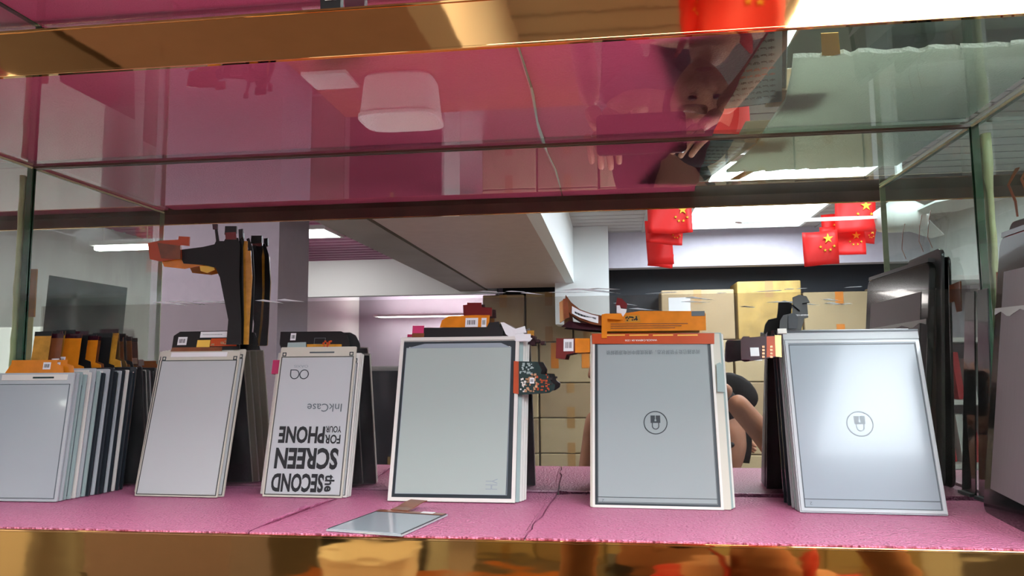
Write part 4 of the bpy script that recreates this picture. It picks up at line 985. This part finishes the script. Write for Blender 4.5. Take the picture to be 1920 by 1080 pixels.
# ---------------------------------------------------------------- people (seen only in the mirror and the gold trim)
def skinned(name, chain, edges, m, parent, root=0, sub=2):
    me = bpy.data.meshes.new(name); me.from_pydata([c[0] for c in chain], edges, []); me.materials.append(M[m])
    o = bpy.data.objects.new(name, me); C.objects.link(o); o.parent = parent
    md = o.modifiers.new('skin', 'SKIN'); md.use_smooth_shade = True
    for i, c in enumerate(chain):
        r = c[1]; me.skin_vertices[0].data[i].radius = r if isinstance(r, tuple) else (r, r)
        me.skin_vertices[0].data[i].use_root = (i == root)
    s = o.modifiers.new('sub', 'SUBSURF'); s.levels = sub; s.render_levels = sub
    return o
def head(parent, c, s, face_dir, m_skin='skin'):
    T = Matrix.Translation(c) @ Matrix.Rotation(face_dir, 4, 'Z')
    bm = bmesh.new(); bmesh.ops.create_icosphere(bm, subdivisions=4, radius=1)
    for v in bm.verts:
        x, y, z = v.co; w = .078 * s; d = .098 * s; h = .118 * s
        k = 1 - .28 * max(0, -z) ** 1.4                       # narrower towards the chin
        px, py, pz = x * w * k, y * d * (1 - .12 * max(0, -z)), z * h
        def bump(cx, cz, r, a):
            q = math.exp(-(((x - cx) / r) ** 2 + ((z - cz) / r) ** 2)); return a * q if y > 0 else 0
        py += (bump(0, -.18, .13, .020) + bump(0, -.02, .09, .010) - bump(.36, .02, .17, .010) - bump(-.36, .02, .17, .010) + bump(0, -.52, .16, .006) + bump(0, -.86, .2, .006) + bump(.45, -.25, .2, .003) + bump(-.45, -.25, .2, .003)) * s
        v.co = T @ Vector((px, py, pz))
    for f in bm.faces: f.smooth = True
    me = bpy.data.meshes.new('head'); bm.to_mesh(me); bm.free(); me.materials.append(M[m_skin])
    o = bpy.data.objects.new('head', me); C.objects.link(o); o.parent = parent
    hb = bmesh.new(); bmesh.ops.create_icosphere(hb, subdivisions=4, radius=1)
    for v in hb.verts:
        x, y, z = v.co; r = 1.1
        if y > .35 and z < .45: r = .86
        if z < -.45: r = .8
        v.co = T @ Vector((x * .082 * s * r, (y * .104 - .006) * s * r, (z * .120 + .008) * s * r))
    for f in hb.faces: f.smooth = True
    me = bpy.data.meshes.new('hair'); hb.to_mesh(me); hb.free(); me.materials.append(M['hair'])
    q = bpy.data.objects.new('hair', me); C.objects.link(q); q.parent = parent
    e = MB()
    for sx in (-1, 1):
        e.lathe([(.002, -.003), (.009 * s, -.002), (.011 * s, .002), (.002, .003)], T @ Matrix.Translation((sx * .028 * s, .088 * s, .004)) @ Matrix.Rotation(-PI / 2, 4, 'X') @ Matrix.Scale(.6, 4, (0, 1, 0)), 14)
    e.build('eyes', 'print_black', parent, 0, True)
    l = MB().lathe([(.002, -.003), (.02 * s, 0), (.002, .003)], T @ Matrix.Translation((0, .093 * s, -.062 * s)) @ Matrix.Rotation(-PI / 2, 4, 'X') @ Matrix.Scale(.28, 4, (0, 1, 0)), 16); l.build('mouth', 'maroon_flex', parent)
    for sx in (-1, 1):
        MB().lathe([(.003, -.006), (.016 * s, -.004), (.02 * s, .004), (.012 * s, .008), (.003, .004)], T @ Matrix.Translation((sx * .079 * s, -.005, -.005)) @ Matrix.Rotation(sx * PI / 2, 4, 'Y') @ Matrix.Scale(.65, 4, (0, 1, 0)) @ Matrix.Scale(1.4, 4, (1, 0, 0)), 14).build('ear', m_skin, parent, 0, True)
    return o
def hand(parent, wrist, dirv, palm, curl, s=1, m='skin', side=1):
    d = Vector(dirv).normalized(); n = Vector(palm).normalized(); n = (n - d * n.dot(d)).normalized(); a = d.cross(n) * side
    w = Vector(wrist); ch = [(w, .024 * s), (w + d * .035 * s, (.030 * s, .017 * s)), (w + d * .07 * s, (.036 * s, .015 * s))]
    skinned('palm', ch, [(0, 1), (1, 2)], m, parent)
    for k, (off, ln) in enumerate(((-.030, .068), (-.010, .078), (.010, .072), (.029, .056))):
        b = w + d * .062 * s + a * off * s; pts = [b, b + d * .018 * s]; dd = d.copy(); r = [.0095, .0092, .0088, .0082, .007]
        for j, f in enumerate((.42, .33, .25)):
            dd = (Matrix.Rotation(curl * (.8 + .1 * k), 3, a * -side) @ dd) if True else dd; pts.append(pts[-1] + dd * ln * f * s)
        skinned('finger', [(p, r[i] * s) for i, p in enumerate(pts)], [(i, i + 1) for i in range(len(pts) - 1)], m, parent)
    b = w + d * .018 * s - a * .022 * s; td = (d * .7 - a * .7 + n * .25).normalized()
    pts = [b, b + td * .03 * s, b + td * .055 * s + d * .004, b + (td * .06 + d * .022) * s]
    skinned('thumb', [(p, r * s) for p, r in zip(pts, (.013, .011, .0095, .008))], [(0, 1), (1, 2), (2, 3)], m, parent)

# the phone that took the picture, lens at the camera
t = empty('phone', 'dark phone held up by the person in the red shirt', 'phone', loc=(0, -.004, .111))
MB().rbox(-.022, .140, -.008, 0, -.052, .024, .008, n=5).build('phone_body', 'phone_black', t, bevel=.001)
# photographer
P_ = empty('person', 'person in a red shirt with bare arms raised, holding a phone', 'person', loc=(0, 0, 0))
hx = .242
ch = [((hx + .02, -.50, -1.05), .0), ((hx, -.36, -.40), 0)]
body = [((hx + .01, -.44, -.86), (.135, .10)), ((hx, -.42, -.70), (.125, .09)), ((hx, -.40, -.49), (.145, .10)), ((hx, -.385, -.335), (.135, .085)),
        ((hx, -.365, -.235), (.055, .055)), ((hx - .02, -.34, -.16), (.05, .052)),
        ((hx + .155, -.385, -.295), .055), ((hx + .245, -.30, -.38), .046), ((hx + .18, -.13, -.24), .034), ((.268, -.05, -.02), .022), ((.205, -.03, .055), .020),
        ((hx - .155, -.385, -.295), .055), ((hx - .225, -.33, -.45), .046), ((-.066, -.16, -.26), .034), ((-.040, -.06, -.04), .024), ((-.032, -.035, .03), .020),
        ((hx + .09, -.44, -1.0), .085), ((hx + .10, -.40, -1.12), .06), ((hx + .10, -.46, -1.27), .045), ((hx - .08, -.44, -1.0), .085), ((hx - .09, -.40, -1.12), .06), ((hx - .09, -.46, -1.27), .045)]
ed = [(0, 1), (1, 2), (2, 3), (3, 4), (4, 5), (3, 6), (6, 7), (7, 8), (8, 9), (9, 10), (3, 11), (11, 12), (12, 13), (13, 14), (14, 15), (0, 16), (16, 17), (17, 18), (0, 19), (19, 20), (20, 21)]
skinned('body', body, ed, 'skin', P_)
head(P_, Vector((hx - .036, -.335, -.055)), .93, 0)
sh = [(Vector(body[i][0]), tuple(v * 1.14 for v in (body[i][1] if isinstance(body[i][1], tuple) else (body[i][1],) * 2))) for i in (0, 1, 2, 3)]
sh[3] = (Vector((hx, -.385, -.340)), (.152, .097))
sh += [(Vector((hx + .15, -.385, -.298)), .072), (Vector((hx + .232, -.315, -.362)), .068), (Vector((hx - .15, -.385, -.298)), .072), (Vector((hx - .212, -.345, -.41)), .066)]
skinned('red_shirt', sh, [(0, 1), (1, 2), (2, 3), (3, 4), (4, 5), (3, 6), (6, 7)], 'shirt_red', P_)
q = MB(); 
for sx in (-1, 1):
    q.ribbon([(hx + sx * .075, -.37, -.205), (hx + sx * .068, -.325, -.22), (hx + sx * .050, -.295, -.26), (hx + sx * .014, -.28, -.33)], (sx * .5, .3, .8), .042, .006)
q.build('collar', 'shirt_red', P_, 0, True)
skinned('trousers', [(Vector((hx, -.44, -.90)), (.15, .115)), (Vector((hx + .09, -.44, -1.0)), .1), (Vector((hx + .1, -.4, -1.12)), .075), (Vector((hx + .1, -.46, -1.25)), .06), (Vector((hx - .08, -.44, -1.0)), .1), (Vector((hx - .09, -.4, -1.12)), .075), (Vector((hx - .09, -.46, -1.25)), .06)],
        [(0, 1), (1, 2), (2, 3), (0, 4), (4, 5), (5, 6)], 'trousers', P_)
hand(P_, (.205, -.03, .055), (-.6, .15, .5), (-.2, 1, -.1), .35, .78, side=-1)
hand(P_, (-.032, -.035, .03), (.25, .1, .9), (.2, 1, 0), .35, .85, side=1)
# person in the black jacket further back
Q_ = empty('person', 'person in a black jacket stooping behind, one hand hanging down', 'person')
def sp(x, y, d): return seen(x, y, d)
d0 = 2.9
a = sp(1388, 706, d0); e_ = sp(1398, 742, d0 - .02); w_ = sp(1394, 778, d0 - .05)
pel = Vector((a.x - .30, a.y - .25, -.55)); chst = Vector((a.x - .17, a.y - .05, -.06))
bd = [(pel, (.15, .11)), (pel.lerp(chst, .5), (.14, .11)), (chst, (.15, .11)), (Vector((chst.x - .03, chst.y + .10, .02)), .055),
      (Vector((a.x - .04, a.y, a.z - .02)), .062), (e_, .047), (w_, .030),
      (Vector((chst.x - .17, chst.y + .02, -.05)), .06), (Vector((chst.x - .24, chst.y + .1, -.28)), .045), (Vector((chst.x - .16, chst.y + .25, -.42)), .03),
      (pel + Vector((.1, .0, -.1)), .09), (pel + Vector((.1, .1, -.4)), .065), (pel + Vector((.1, .0, -.73)), .045), (pel + Vector((-.1, .0, -.1)), .09), (pel + Vector((-.1, .1, -.4)), .065), (pel + Vector((-.1, .0, -.73)), .045)]
eb = [(0, 1), (1, 2), (2, 3), (2, 4), (4, 5), (5, 6), (2, 7), (7, 8), (8, 9), (0, 10), (10, 11), (11, 12), (0, 13), (13, 14), (14, 15)]
skinned('body', bd, eb, 'skin', Q_)
sc_ = lambda i, k: (bd[i][0], tuple(v * k for v in (bd[i][1] if isinstance(bd[i][1], tuple) else (bd[i][1],) * 2)))
skinned('black_jacket', [sc_(0, 1.12), sc_(1, 1.12), sc_(2, 1.15), sc_(4, 1.3), sc_(5, 1.35), (e_.lerp(w_, .7), .05), sc_(7, 1.3), sc_(8, 1.3), (bd[8][0].lerp(bd[9][0], .85), .042)],
        [(0, 1), (1, 2), (2, 3), (3, 4), (4, 5), (2, 6), (6, 7), (7, 8)], 'jacket_black', Q_)
skinned('trousers', [sc_(0, 1.14), sc_(10, 1.12), sc_(11, 1.2), sc_(12, 1.25), sc_(13, 1.12), sc_(14, 1.2), sc_(15, 1.25)], [(0, 1), (1, 2), (2, 3), (0, 4), (4, 5), (5, 6)], 'trousers', Q_)
head(Q_, Vector((chst.x - .05, chst.y + .20, .05)), .98, 0)
hand(Q_, w_, (.03, .1, -1), (-1, .2, 0), .3, .9, side=1)
